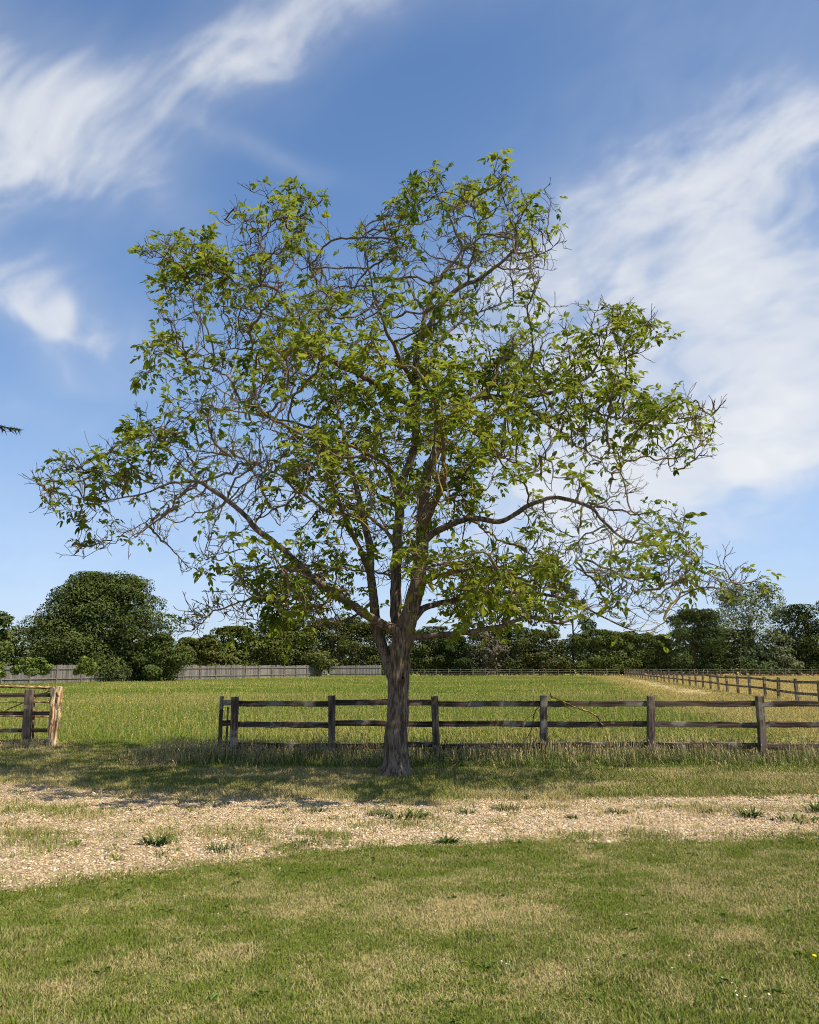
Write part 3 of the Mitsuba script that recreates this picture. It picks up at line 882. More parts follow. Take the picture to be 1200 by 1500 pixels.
# ------------------------------------------------------------------ the walnut tree
TY = 12.8
CENTRE = np.array([P(584, 1000, TY)[0], TY])
LIMBS = {  # traced limbs: (px, py, metres behind (+) or before (-) the trunk, radius)
    'A': [(577, 1004, .04, .07), (568, 970, .10, .092), (558, 944, .20, .088), (551, 915, .27, .085), (548, 890, .30, .076), (546, 860, .35, .074), (543, 827, .4, .071), (538, 787, .4, .067), (532, 760, .45, .060), (526, 730, .5, .052), (519, 700, .6, .046), (508, 660, .8, .038), (500, 620, 1.0, .030), (490, 580, 1.2, .020), (476, 540, 1.3, .012)],
    'B': [(588, 960, .08, .08), (584, 930, .20, .088), (580, 895, .30, .098), (580, 853, .35, .094), (582, 790, .4, .088), (585, 740, .4, .080), (590, 705, .38, .074), (601, 672, .3, .070), (609, 640, .25, .068), (611, 600, .2, .065), (609, 560, .15, .062), (609, 528, .1, .058), (618, 495, .05, .054), (635, 467, 0, .048), (656, 437, 0, .043), (683, 416, -.1, .039), (697, 411, -.1, .036), (725, 391, -.2, .030), (750, 370, -.3, .024), (758, 349, -.3, .019), (747, 318, -.3, .014), (738, 296, -.3, .009)],
    'C': [(588, 965, .0, .12), (592, 930, -.04, .142), (599, 905, -.08, .136), (606, 880, -.1, .138), (612, 850, -.1, .128), (617, 800, -.1, .114), (620, 750, -.1, .104), (623, 713, -.1, .094), (631, 680, -.1, .082), (648, 640, -.15, .069), (668, 608, -.2, .060), (700, 583, -.3, .050), (745, 583, -.4, .043), (790, 578, -.5, .037), (833, 567, -.6, .030), (867, 546, -.6, .023), (880, 520, -.6, .016), (888, 488, -.6, .010)],
    'LL': [(592, 940, -.05, .085), (578, 923, -.12, .086), (560, 914, -.2, .074), (540, 903, -.28, .070), (516, 886, -.35, .067), (490, 867, -.45, .063), (457, 846, -.6, .058), (423, 812, -.7, .052), (395, 790, -.8, .047), (373, 771, -.85, .042), (345, 743, -.9, .037), (315, 721, -1.0, .032), (290, 706, -1.0, .026), (265, 706, -1.0, .020), (240, 711, -1.1, .017), (210, 722, -1.1, .014), (177, 730, -1.2, .011), (140, 735, -1.2, .009), (100, 724, -1.2, .006)],
    'RM': [(616, 800, -.1, .075), (632, 783, -.15, .060), (657, 770, -.3, .054), (690, 760, -.5, .048), (730, 763, -.6, .042), (754, 754, -.7, .039), (779, 738, -.8, .036), (812, 729, -.9, .032), (846, 735, -1.0, .028), (868, 744, -1.0, .025), (885, 765, -1.1, .020), (905, 784, -1.1, .018), (933, 796, -1.2, .016), (965, 799, -1.2, .014), (985, 802, -1.2, .012), (1000, 823, -1.3, .011), (1029, 838, -1.3, .009), (1058, 850, -1.3, .007), (1085, 855, -1.3, .006), (1100, 852, -1.3, .005)],
    'RL': [(594, 938, -.05, .075), (606, 933, -.1, .060), (633, 931, -.3, .049), (667, 928, -.4, .045), (700, 923, -.5, .042), (733, 917, -.6, .038), (763, 906, -.7, .034), (785, 905, -.7, .029), (812, 912, -.8, .024), (830, 911, -.8, .020), (848, 904, -.8, .012)],
    'RD': [(600, 915, 0, .080), (612, 900, .08, .064), (625, 889, .2, .056), (650, 882, .4, .048), (700, 872, .6, .040), (760, 868, .6, .032), (800, 871, .5, .026), (829, 879, .4, .022), (854, 888, .3, .019), (875, 900, .3, .016), (908, 916, .2, .012), (935, 924, .2, .009), (955, 922, .2, .007), (972, 911, .2, .005)],
    'UL': [(611, 605, .2, .055), (598, 592, .1, .050), (565, 572, -.1, .048), (529, 549, -.3, .046), (492, 532, -.5, .044), (467, 516, -.6, .041), (450, 492, -.7, .037), (433, 470, -.8, .034), (417, 441, -.9, .029), (404, 424, -.9, .026), (383, 418, -1.0, .021), (358, 424, -1.0, .015), (330, 402, -1.0, .012), (304, 388, -1.0, .010), (270, 370, -1.0, .008), (236, 362, -1.0, .005)],
    'L2': [(612, 505, .05, .045), (624, 460, .3, .042), (633, 432, .4, .038), (650, 399, .5, .034), (676, 368, .5, .027), (668, 340, .5, .021), (655, 310, .5, .016), (642, 288, .4, .012), (630, 262, .4, .008), (636, 240, .4, .005)],
    'UL5': [(589, 708, .35, .040), (567, 684, .1, .033), (542, 666, -.2, .029), (504, 649, -.6, .025), (470, 634, -.9, .021), (430, 620, -1.2, .018), (380, 608, -1.4, .014), (330, 600, -1.5, .010), (280, 592, -1.6, .007)],
    'A1': [(534, 768, .45, .038), (520, 757, .4, .031), (500, 752, .4, .028), (477, 747, .5, .025), (450, 727, .6, .022), (432, 717, .7, .020), (398, 690, .9, .016), (352, 671, 1.1, .013), (320, 665, 1.2, .010), (298, 662, 1.2, .009), (262, 655, 1.3, .007), (228, 641, 1.3, .005)],
    'A2': [(547, 880, .3, .030), (528, 897, .2, .024), (508, 908, .1, .020), (490, 913, .0, .018), (457, 917, -.2, .015), (420, 918, -.4, .012), (390, 912, -.6, .009), (356, 905, -.8, .005)],
    'F1': [(618, 782, -.1, .055), (634, 745, -.8, .045), (650, 695, -1.8, .034), (648, 640, -2.7, .022), (640, 600, -3.4, .010)],
    'F2': [(545, 850, .35, .045), (525, 800, -.6, .038), (500, 745, -1.6, .030), (482, 690, -2.5, .020), (465, 640, -3.1, .010)],
    'F3': [(611, 858, -.1, .050), (648, 842, -.8, .040), (700, 833, -1.7, .027), (742, 830, -2.6, .012)],
    'B1': [(586, 745, .4, .045), (572, 695, 1.5, .036), (560, 645, 2.5, .025), (550, 600, 3.3, .010)],
    'B2': [(620, 752, -.1, .050), (662, 704, 1.3, .038), (710, 664, 2.4, .025), (762, 640, 3.1, .010)],
    'B3': [(582, 805, .4, .042), (560, 772, 1.3, .032), (520, 747, 2.3, .022), (478, 730, 3.0, .010)],
    'B4': [(611, 598, .2, .045), (622, 545, 1.0, .036), (660, 484, 1.8, .026), (720, 450, 2.3, .014), (768, 438, 2.5, .006)],
    'B5': [(610, 570, .2, .040), (582, 520, -.7, .032), (562, 470, -1.3, .024), (543, 410, -1.7, .015), (530, 338, -1.8, .006)],
}
SUBS = {  # finer traced branches, drawn into the branch network
    'C2': [(833, 567, -.6, .024), (858, 595, -.8, .021), (892, 610, -.9, .018), (925, 616, -1.0, .015), (950, 637, -1.0, .012), (975, 664, -1.1, .009), (983, 693, -1.1, .005)],
    'C3': [(925, 616, -1.0, .013), (975, 623, -1.1, .010), (1012, 614, -1.1, .007), (1045, 608, -1.1, .005)],
    'C4': [(790, 578, -.5, .022), (830, 545, -.2, .018), (862, 500, 0, .013), (872, 460, .1, .008), (905, 447, .2, .005)],
    'C5': [(867, 546, -.6, .014), (905, 535, -.7, .010), (935, 510, -.7, .007), (958, 482, -.7, .005)],
    'C6': [(700, 583, -.3, .026), (735, 550, .3, .022), (760, 515, .7, .016), (800, 480, .9, .009), (806, 452, .9, .005)],
    'C7': [(745, 583, -.4, .022), (790, 612, -1.0, .018), (840, 650, -1.5, .013), (880, 670, -1.7, .008), (915, 660, -1.8, .005)],
    'L3': [(676, 368, .5, .020), (703, 350, .6, .016), (730, 342, .7, .013), (756, 318, .8, .010), (780, 290, .8, .007), (806, 268, .8, .005)],
    'L4': [(750, 370, -.3, .016), (785, 372, -.4, .011), (806, 365, -.5, .008), (828, 350, -.5, .005)],
    'L5': [(725, 391, -.2, .016), (762, 395, 0, .012), (790, 392, .2, .008), (808, 398, .3, .005)],
    'L6': [(655, 310, .5, .012), (690, 290, .8, .010), (720, 270, .9, .007), (738, 250, .9, .004)],
    'L7': [(642, 288, .4, .010), (612, 300, .2, .008), (585, 310, .1, .006), (568, 318, 0, .004)],
    'L8': [(624, 460, .3, .026), (600, 420, .8, .020), (590, 380, 1.1, .014), (580, 340, 1.2, .009), (600, 290, 1.2, .005)],
    'UL2': [(383, 418, -1.0, .018), (380, 390, -1.0, .016), (381, 357, -1.0, .014), (375, 336, -1.0, .011), (358, 318, -1.0, .008), (346, 302, -1.0, .005)],
    'UL6': [(381, 357, -1.0, .011), (396, 332, -.9, .008), (398, 300, -.9, .006), (380, 268, -.9, .004)],
    'UL7': [(404, 424, -.9, .016), (425, 395, -.6, .013), (440, 350, -.4, .009), (452, 312, -.3, .006), (470, 296, -.3, .004)],
    'UL3': [(452, 497, -.7, .022), (470, 477, -.6, .019), (484, 447, -.5, .016), (472, 420, -.4, .012), (459, 398, -.3, .009), (452, 368, -.3, .005)],
    'UL4': [(467, 517, -.6, .022), (433, 516, -.9, .018), (383, 512, -1.2, .014), (337, 511, -1.3, .010), (300, 519, -1.3, .007), (235, 518, -1.3, .004)],
    'UL8': [(433, 470, -.8, .018), (395, 462, -.5, .014), (350, 450, -.3, .010), (300, 446, -.2, .007), (250, 440, -.2, .004)],
    'UL9': [(330, 402, -1.0, .009), (290, 420, -1.1, .007), (255, 432, -1.1, .004)],
    'LL2': [(288, 706, -1.0, .016), (265, 726, -1.0, .013), (257, 744, -1.0, .012), (230, 757, -1.0, .010), (207, 767, -1.0, .009), (185, 780, -1.1, .008), (165, 796, -1.1, .007), (150, 806, -1.1, .006), (130, 814, -1.1, .005), (108, 815, -1.1, .004)],
    'LL3': [(290, 706, -1.0, .016), (276, 690, -1.0, .014), (263, 678, -.9, .012), (244, 654, -.9, .009), (228, 638, -.9, .007), (208, 620, -.9, .004)],
    'LL4': [(240, 711, -1.1, .012), (200, 700, -1.0, .010), (160, 690, -1.0, .008), (120, 689, -1.0, .006), (82, 697, -1.0, .005), (50, 705, -1.0, .004)],
    'LL5': [(432, 820, -.7, .014), (418, 838, -.7, .012), (405, 852, -.8, .010), (386, 871, -.8, .008), (362, 893, -.9, .006), (338, 905, -.9, .004)],
    'LL6': [(330, 733, -.95, .012), (318, 760, -1.0, .009), (310, 780, -1.0, .008), (305, 800, -1.0, .007), (290, 818, -1.0, .005), (267, 840, -1.0, .004)],
    'LL7': [(405, 852, -.8, .009), (370, 860, -.9, .007), (330, 880, -1.0, .006), (300, 905, -1.0, .005), (280, 925, -1.0, .004)],
    'LL8': [(373, 771, -.85, .016), (390, 730, -1.4, .012), (370, 690, -1.8, .009), (340, 670, -2.0, .005)],
    'LL9': [(490, 867, -.45, .018), (470, 890, -.9, .014), (430, 885, -1.5, .010), (380, 870, -2.0, .006)],
    'RM2': [(992, 813, -1.2, .009), (1008, 848, -1.2, .007), (1025, 864, -1.2, .005), (1044, 872, -1.2, .004)],
    'RM3': [(868, 744, -1.0, .014), (888, 733, -1.0, .011), (905, 725, -1.0, .009), (940, 718, -1.0, .005)],
    'RM4': [(885, 765, -1.1, .012), (900, 800, -1.4, .009), (905, 840, -1.6, .007), (940, 865, -1.7, .004)],
    'RM5': [(846, 735, -1.0, .014), (852, 700, -.6, .011), (872, 672, -.4, .008), (890, 690, -.3, .004)],
    'RM6': [(985, 802, -1.2, .008), (1000, 785, -1.2, .006), (995, 765, -1.2, .004)],
    'RM7': [(690, 760, -.5, .020), (730, 790, -1.2, .015), (765, 800, -1.8, .010), (790, 803, -2.2, .005)],
    'RD2': [(876, 898, .3, .011), (890, 882, .3, .009), (904, 873, .2, .008), (925, 878, .2, .006), (940, 893, .2, .005), (950, 903, .2, .004)],
    'RD3': [(760, 868, .6, .018), (800, 845, 1.2, .013), (845, 820, 1.6, .008), (850, 780, 1.7, .004)],
    'B6': [(585, 740, .4, .024), (545, 720, -.4, .019), (500, 715, -1.2, .013), (455, 700, -1.9, .007)],
    'B7': [(582, 850, .35, .026), (560, 840, .9, .020), (510, 835, 1.7, .014), (450, 830, 2.4, .008)],
    'B8': [(519, 700, .6, .022), (470, 660, 1.4, .017), (420, 640, 2.1, .011), (370, 620, 2.5, .006)],
    'B9': [(670, 606, -.2, .024), (700, 640, -1.2, .018), (740, 670, -2.0, .012), (790, 700, -2.5, .006)],
    'T1': [(684, 416, -.1, .020), (690, 380, -.6, .015), (700, 340, -.9, .010), (690, 300, -1.0, .005)],
}


def world(tr):
    a = np.array([[*P(px, py, TY + d), r] for px, py, d, r in tr])
    return a


r = rng_(77)
limb_pts = {}
for nm, tr in LIMBS.items():
    q = resample(world(tr), .085)
    s = np.arange(len(q)) / max(1, len(q))
    jit = np.stack([meshkit.fbm(np.stack([np.arange(len(q)) * .35, np.full(len(q), 3.3 * len(nm) + ord(nm[-1])), np.full(len(q), c * 7.7)], -1), 3, c) - .5 for c in range(3)], -1)
    q[:, :3] += jit * .075 * np.minimum(1, np.arange(len(q)) / 8)[:, None]
    limb_pts[nm] = q
sub_pts = {nm: resample(world(tr), .085) for nm, tr in SUBS.items()}

# ---- the branch network: traced wood first, then growth towards points scattered through the crown
pos, par, rad0 = [], [], []


def graft(q, first_free):
    global pos
    start = -1
    if first_free and len(pos):
        dd = np.linalg.norm(np.array(pos) - q[0, :3], axis=1)
        start = int(dd.argmin())
    for i, row in enumerate(q):
        pos.append(row[:3])
        rad0.append(row[3])
        par.append(start if i == 0 else len(pos) - 2)


for nm in LIMBS:
    graft(limb_pts[nm], nm not in ('A', 'B', 'C'))
n_limb = len(pos)
for nm in SUBS:
    q = sub_pts[nm]
    q[1:, :3] += rng_(len(nm) + ord(nm[-1]) * 3 + ord(nm[0])).normal(0, .014, (len(q) - 1, 3))
    graft(q, True)

OUT = [(213, 372), (240, 338), (300, 345), (345, 290), (380, 262), (470, 288), (482, 340), (515, 318), (545, 340), (562, 305), (590, 255), (635, 236), (680, 262), (740, 246), (790, 250), (820, 270), (802, 300), (834, 345), (812, 402), (765, 435), (800, 425), (812, 462), (870, 433), (940, 445), (970, 478), (945, 520), (925, 560), (965, 572), (1000, 563), (1062, 605), (1055, 640), (1050, 678), (988, 692), (940, 655), (905, 682), (942, 715), (915, 735), (1000, 755), (1012, 800), (1110, 848), (1097, 870), (1030, 870), (992, 888), (952, 928), (880, 915), (800, 928), (700, 932), (650, 915), (650, 850), (540, 870), (505, 922), (400, 928), (350, 912), (268, 932), (262, 880), (330, 866), (345, 820), (262, 845), (300, 790), (250, 762), (235, 800), (108, 822), (60, 745), (43, 702), (130, 640), (203, 603), (250, 600), (203, 512), (238, 470), (236, 430)]
def field(lst, p):
    o = np.zeros(len(p))
    for px, py, a, b in lst:
        c = P(px, py, TY)
        sx, sz = a / F * 12.3, b / F * 12.3
        o = np.maximum(o, np.exp(-((p[:, 0] - c[0]) / sx) ** 2 - ((p[:, 2] - c[2]) / sz) ** 2))
    return o


r = rng_(5)


def scatter(n):
    px, py = r.uniform(40, 1112, n), r.uniform(234, 934, n)
    k = inside(OUT, px, py)
    px, py = px[k], py[k]
    half = np.interp(py, [235, 330, 450, 600, 760, 880, 935], [1.3, 2.3, 3.3, 4.0, 4.0, 3.3, 2.2]) * np.sqrt(np.clip(1 - ((px - 590) / 545.0) ** 2, .03, 1))
    off = r.uniform(-1, 1, len(px)) * half
    d = np.stack([(px - 600) / F, ct - (750 - py) / F * st, st + (750 - py) / F * ct], -1)
    return np.array([0, 0, EYE]) + d * ((TY + off) / d[:, 1])[:, None]


att = scatter(14500)
GAPS = [(522, 385, 34, 70), (480, 330, 22, 40), (780, 425, 50, 34), (830, 470, 40, 40), (900, 590, 40, 22), (860, 700, 70, 26), (940, 700, 50, 30), (950, 770, 40, 22), (280, 770, 60, 34), (240, 560, 40, 30), (250, 640, 30, 20), (330, 320, 30, 40), (700, 445, 40, 24), (560, 470, 30, 40), (430, 780, 50, 24), (460, 810, 60, 20), (660, 820, 34, 24), (880, 500, 30, 30), (340, 560, 50, 22), (760, 700, 60, 24), (545, 810, 30, 60), (900, 640, 30, 16), (180, 660, 40, 14), (860, 850, 40, 24)]
att = att[meshkit.fbm(att * .80 + 3, 3, 55) + r.normal(0, .03, len(att)) - .16 * field(GAPS, att) > .440]
att = att[r.random(len(att)) < np.clip(1.35 - cKDTree(np.array(pos)).query(att)[0] / .85, .22, 1)]

att = att[att[:, 2] > 1.9]
# attraction near the traced wood first, so that the outline keeps its own gaps
INF, KILL, STEP = .95, .22, .105
pos, par, rad0 = [np.array(p) for p in pos], list(par), list(rad0)
A_pos = np.array(pos)
nd, ni = cKDTree(A_pos).query(att)
alive = np.ones(len(att), bool)
stuck = np.zeros(len(att), int)
allp = [A_pos]
kids = {}
for it in range(90):
    m = alive & (nd < INF)
    if not m.any():
        break
    idx = np.nonzero(m)[0]
    P_all = np.vstack(allp) if len(allp) > 1 else allp[0]
    allp = [P_all]
    dv = unit(att[idx] - P_all[ni[idx]])
    nodes, inv = np.unique(ni[idx], return_inverse=True)
    acc = np.zeros((len(nodes), 3))
    np.add.at(acc, inv, dv)
    dirn = unit(unit(acc) + r.normal(0, .20, acc.shape) + np.array([0, 0, .06]))
    new = P_all[nodes] + dirn * STEP
    ok = np.array([kids.get(int(q), 0) < 3 for q in nodes])
    dist, _ = cKDTree(P_all).query(new)
    ok &= dist > STEP * .62
    bad = ~ok[inv]
    stuck[idx[bad]] += 1
    alive[stuck > 2] = False
    nodes, new = nodes[ok], new[ok]
    if len(new) == 0:
        continue
    base_i = len(P_all)
    for q in nodes:
        kids[int(q)] = kids.get(int(q), 0) + 1
    par += [int(q) for q in nodes]
    allp.append(new)
    d2, i2 = cKDTree(new).query(att)
    up = d2 < nd
    nd[up], ni[up] = d2[up], i2[up] + base_i
    alive &= nd > KILL
POS = np.vstack(allp)
PAR = np.array(par)
NN = len(POS)
R0 = np.zeros(NN)
R0[:len(rad0)] = rad0
# fine twigs: short, angular, forking shoots all over the young wood, turning up to the light
child_n = np.bincount(PAR[PAR >= 0], minlength=NN)
r = rng_(6)
ok_ = (R0 < .026) & (np.arange(NN) > 30)
wgt = np.where(child_n == 0, 2.6, 1.0) * ok_ * np.clip(.35 + 2.2 * (meshkit.fbm(POS * 1.3 + 11, 3, 66) - .40), .05, 2)
src = r.choice(NN, 6000, replace=False, p=wgt / wgt.sum())
dprev = unit(POS[src] - POS[np.maximum(PAR[src], 0)])
aim = unit(dprev * .65 + rand_dir(r, len(src)) * .80 + np.array([0, 0, .22]))
cur, life = src.copy(), r.integers(3, 8, len(src))
newP, newQ, base_i = [], [], NN
ALLP = [POS]
lookup = POS
while len(cur):
    step = r.uniform(.035, .075, len(cur))
    aim = unit(aim + rand_dir(r, len(cur)) * .34 + np.array([0, 0, .09]))
    pp = lookup[cur] + aim * step[:, None]
    idx = base_i + np.arange(len(cur))
    newP.append(pp)
    newQ.append(cur)
    lookup = np.vstack([lookup, pp])
    base_i += len(cur)
    life = life - 1
    life = np.where(pp[:, 2] > 10.3, np.minimum(life, 1), life)
    fork = (r.random(len(cur)) < .26) & (life > 0)
    f_aim = unit(aim[fork] + rand_dir(r, int(fork.sum())) * .95 + np.array([0, 0, .15]))
    go = life > 0
    cur, aim, life = np.concatenate([idx[go], idx[fork]]), np.vstack([aim[go], f_aim]), np.concatenate([life[go], np.maximum(1, life[fork] - 1)])
POS = lookup
PAR = np.concatenate([PAR] + newQ)
R0 = np.concatenate([R0, np.zeros(len(POS) - NN)])
NN = len(POS)
# radii by the pipe model (children always come after parents)
acc = np.zeros(NN)
EXPO = 2.55
RT = .0043
RAD = np.zeros(NN)
for i in range(NN - 1, -1, -1):
    rr_ = max(RT, acc[i] ** (1 / EXPO) if acc[i] > 0 else RT)
    if R0[i] > 0:
        rr_ = max(RT, R0[i])
    RAD[i] = rr_
    if PAR[i] >= 0:
        acc[PAR[i]] += rr_ ** EXPO if R0[i] == 0 else 0
RAD = np.where(R0 > 0, np.maximum(R0, RT), np.minimum(RAD, .020))
# chains
mainc = np.full(NN, -1)
for i in range(n_limb, NN):
    p = PAR[i]
    if p >= n_limb and (mainc[p] < 0 or RAD[i] > RAD[mainc[p]]):
        mainc[p] = i
tw = Mesh()
isown = np.zeros(NN, bool)
isown[mainc[mainc >= 0]] = True
for i in range(n_limb, NN):
    if isown[i]:
        continue
    ch, j = [i], mainc[i]
    while j >= 0:
        ch.append(j)
        j = mainc[j]
    pts = POS[ch]
    rr_ = RAD[ch].copy()
    if PAR[i] >= 0:
        pts = np.vstack([POS[PAR[i]], pts])
        rr_ = np.concatenate([[min(RAD[PAR[i]] * .9, rr_[0] * 1.25)], rr_])
    if len(pts) < 2:
        continue
    tw.add(*tube(pts, rr_, 6 if rr_.max() > .018 else (4 if rr_.max() > .009 else 3), cap=False))

# ---- trunk and limbs as meshes
tree = 'walnut_tree'
tag(tree, 'open-crowned walnut tree with grey forked trunk and sparse glossy leaves', 'tree')


def barky(q, k, amp, seed, flare=None):
    """a limb with its bark: ridges along the wood, swellings at knots"""
    pts, rr_ = q[:, :3], q[:, 3].copy()
    v, f, u = tube(pts, rr_, k, cap=True)
    m = len(pts)
    ax = np.repeat(pts, k, 0)
    d = unit(v[:m * k] - ax)
    ang = np.tile(np.arange(k) * 2 * np.pi / k, m)
    s = np.repeat(np.concatenate([[0], np.cumsum(np.linalg.norm(np.diff(pts, axis=0), axis=1))]), k)
    R = np.repeat(rr_, k)
    c3 = np.stack([np.cos(ang) * R * 38, np.sin(ang) * R * 38, s * 5.5], -1)
    ridg = np.abs(meshkit.fbm(c3, 4, seed) - .5) * 2
    lump = meshkit.fbm(c3 * [.16, .16, .55], 3, seed + 5) - .5
    disp = amp * (ridg - .35) * np.minimum(1, R / .06) + R * .30 * lump
    if flare is not None:
        disp += flare(s, ang)
    v[:m * k] += d * disp[:, None]
    return v, f, u


tq = resample(np.array([[*P(579, 1141, TY)[:2], -.06, .245], [*P(579, 1134, TY), .228], [*P(580, 1120, TY), .205], [*P(580, 1100, TY), .192], [*P(581, 1075, TY), .182], [*P(583, 1040, TY), .170], [*P(584, 1005, TY), .163], [*P(584, 980, TY), .168], [*P(586, 955, TY), .170], [*P(591, 932, TY), .172], [*P(595, 915, TY), .150], [*P(599, 900, TY), .130]]), .022)


def flare(s, ang):
    root = np.exp(-s / .15) * (.055 + .080 * np.maximum(0, np.cos(3 * ang + .7)) + .03 * np.maximum(0, np.cos(5 * ang + 2.0)))
    knot = 0
    for s0, a0, w, h in ((1.55, 4.5, .07, .030), (1.05, 5.6, .10, .014), (.62, 4.1, .12, .012), (1.75, 3.6, .12, .02)):
        da = np.angle(np.exp(1j * (ang - a0)))
        knot = knot + h * np.exp(-((s - s0) / w) ** 2 - (da * .18 / w) ** 2)
    return root + knot


mt = barky(tq, 110, .011, 3, flare)
put(tree + '__trunk', mt[:2], 'bark', smooth=True, uv=mt[2])
hole = trimesh.creation.icosphere(subdivisions=2, radius=1.0)
put(tree + '__knot_hole', (hole.vertices * [.019, .012, .024] + (P(590, 993, TY - .165)), hole.faces), 'knot_dark', 'small dark knot hole in the bark', smooth=True)
for nm in LIMBS:
    q = resample(limb_pts[nm], .05 if nm in 'ABC' else .07)
    mt = barky(q, 22 if nm in ('A', 'B', 'C', 'LL') else 11, .010, 10 + sum(map(ord, nm)))
    put(numbered(tree + '__limb'), mt[:2], 'bark' if nm in ('A', 'B', 'C', 'LL', 'RL', 'RD', 'RM') else 'twig_bark', smooth=True)
mesh, uv = tw.get()
put(tree + '__twig', mesh, 'twig_bark', kind='stuff', smooth=True)

# ---- leaves: pinnate, five to seven leaflets, on the ends of the young wood
BARE = [(362, 325, 55, 55), (525, 350, 40, 60), (300, 370, 50, 30), (870, 445, 50, 35), (960, 480, 25, 25), (795, 445, 25, 25), (920, 715, 35, 20), (955, 915, 45, 25), (915, 885, 40, 28), (290, 815, 45, 40), (330, 880, 45, 35),
        (215, 615, 35, 30), (215, 512, 30, 14), (980, 690, 25, 20), (120, 815, 45, 16), (60, 715, 25, 14), (770, 390, 40, 30), (360, 640, 60, 30), (330, 690, 50, 30), (300, 770, 60, 30), (640, 360, 40, 40), (700, 470, 60, 40), (560, 420, 50, 40), (740, 250, 14, 20), (1030, 862, 25, 14), (830, 690, 60, 30), (910, 760, 50, 25)]
LUSH = [(440, 300, 40, 26), (390, 275, 22, 16), (245, 360, 35, 30), (350, 430, 90, 50), (430, 370, 50, 40), (615, 300, 60, 45), (720, 320, 70, 55), (790, 275, 35, 25), (545, 590, 130, 70), (640, 580, 110, 80), (700, 540, 80, 40), (480, 610, 110, 50), (690, 690, 110, 60), (740, 860, 120, 50), (700, 860, 70, 60), (800, 850, 50, 35), (650, 660, 80, 60), (990, 595, 45, 35), (1040, 620, 25, 25), (1085, 855, 35, 18), (920, 830, 50, 30), (960, 870, 35, 22), (100, 705, 45, 30), (190, 700, 50, 25), (170, 760, 50, 30), (230, 780, 25, 22), (420, 880, 70, 30), (350, 850, 60, 25), (480, 830, 60, 40), (270, 560, 40, 30), (290, 470, 60, 25), (860, 610, 60, 40), (1000, 770, 30, 25), (450, 660, 100, 40), (600, 640, 140, 80), (310, 640, 60, 30), (760, 600, 80, 50)]


child_n = np.bincount(PAR[PAR >= 0], minlength=NN)
height = np.zeros(NN, int)                                    # nodes to the farthest tip
for i in range(NN - 1, -1, -1):
    if PAR[i] >= 0:
        height[PAR[i]] = max(height[PAR[i]], height[i] + 1)
r = rng_(8)
cand = np.nonzero((height <= 2) & (RAD < .012))[0]
pc_ = POS[cand]
wood = meshkit.fbm(pc_ * .95 + 40, 3, 12)
want = .150 + 1.9 * (wood - .485) + .30 * field(LUSH, pc_) - 1.1 * field(BARE, pc_)
want = np.clip(want, .02, .92) * np.where(height[cand] == 0, 1.0, .30)
sel = cand[r.random(len(cand)) < want]
src = np.repeat(sel, r.integers(1, 3, len(sel)))
n = len(src)
d0 = unit(POS[src] - POS[np.maximum(PAR[src], 0)])
dirv = unit(d0 * .55 + rand_dir(r, n) * .70 + np.array([0, 0, .18]))
tone = np.clip(.5 + 1.6 * (meshkit.fbm(POS[src] * .8 + 9, 3, 19) - .5) + r.normal(0, .18, n), 0, 1)
col = np.array([.080, .130, .016])[None] * (1 - tone[:, None]) + np.array([.330, .380, .045])[None] * tone[:, None]
LEN = r.uniform(.10, .23, n)
LV, LF, LC, LK = [], [], [], []
for j in range(7):                                            # leaflets: three pairs and the end one
    t = (.34, .34, .66, .66, .97, .97, 1.0)[j]
    side = (1, -1, 1, -1, 1, -1, 0)[j]
    have = r.random(n) < (.62, .62, .93, .93, .98, .98, 1.0)[j]
    k = np.nonzero(have)[0]
    dv, L = dirv[k], LEN[k]
    drop = np.array([0, 0, -1.0]) * (.42 * t * t * L)[:, None]
    p0 = POS[src[k]] + dv * (L * t)[:, None] + drop
    sdv = unit(np.cross(dv, np.array([0, 0, 1.0]) + r.normal(0, .25, (len(k), 3))))
    ax = unit(sdv * side * (1.0 if side else 0) + dv * (.75 if side else 1.0) + np.array([0, 0, -.62]) + r.normal(0, .22, (len(k), 3)))
    nr = unit(np.array([0, 0, 1.0]) + r.normal(0, .42, (len(k), 3)))
    wv = unit(np.cross(nr, ax))
    nr = np.cross(ax, wv)
    ll = r.uniform(.076, .130, len(k)) * (.8, .8, .95, .95, 1.1, 1.1, 1.25)[j]
    ww = ll * r.uniform(.40, .52, len(k))
    bend = r.uniform(.02, .22, len(k)) * ll
    up = r.uniform(.02, .16, len(k)) * ll

    def pt(tt, lat, lift):
        return p0 + ax * (ll * tt)[:, None] + wv * (ww * lat)[:, None] + nr * (up * lift - bend * tt * tt)[:, None]
    vv = np.stack([pt(0, 0, 0), pt(.38, 0, 0), pt(.74, 0, 0), pt(1, 0, 0), pt(.34, -.5, 1), pt(.34, .5, 1), pt(.70, -.40, .8), pt(.70, .40, .8)], 1)
    LV.append(vv)
    LK.append(k)
    LC.append(col[k] * r.uniform(.85, 1.15, (len(k), 1)))
LV, LK, LC = np.concatenate(LV), np.concatenate(LK), np.concatenate(LC)
lf = np.array([[0, 1, 4], [0, 5, 1], [4, 1, 2], [4, 2, 6], [1, 5, 7], [1, 7, 2], [6, 2, 3], [2, 7, 3]])
# the stalk of each leaf
st_, sf_ = [], []
mid = POS[src] + dirv * (LEN * .5)[:, None] + np.array([0, 0, -1.0]) * (.42 * .25 * LEN)[:, None]
end = POS[src] + dirv * LEN[:, None] + np.array([0, 0, -1.0]) * (.42 * LEN)[:, None]
sw = unit(np.cross(dirv, [0, 0, 1.0])) * .0018
RV = np.stack([POS[src] - sw, POS[src] + sw, mid - sw, mid + sw, end - sw, end + sw], 1)
rf = np.array([[0, 1, 3], [0, 3, 2], [2, 3, 5], [2, 5, 4]])
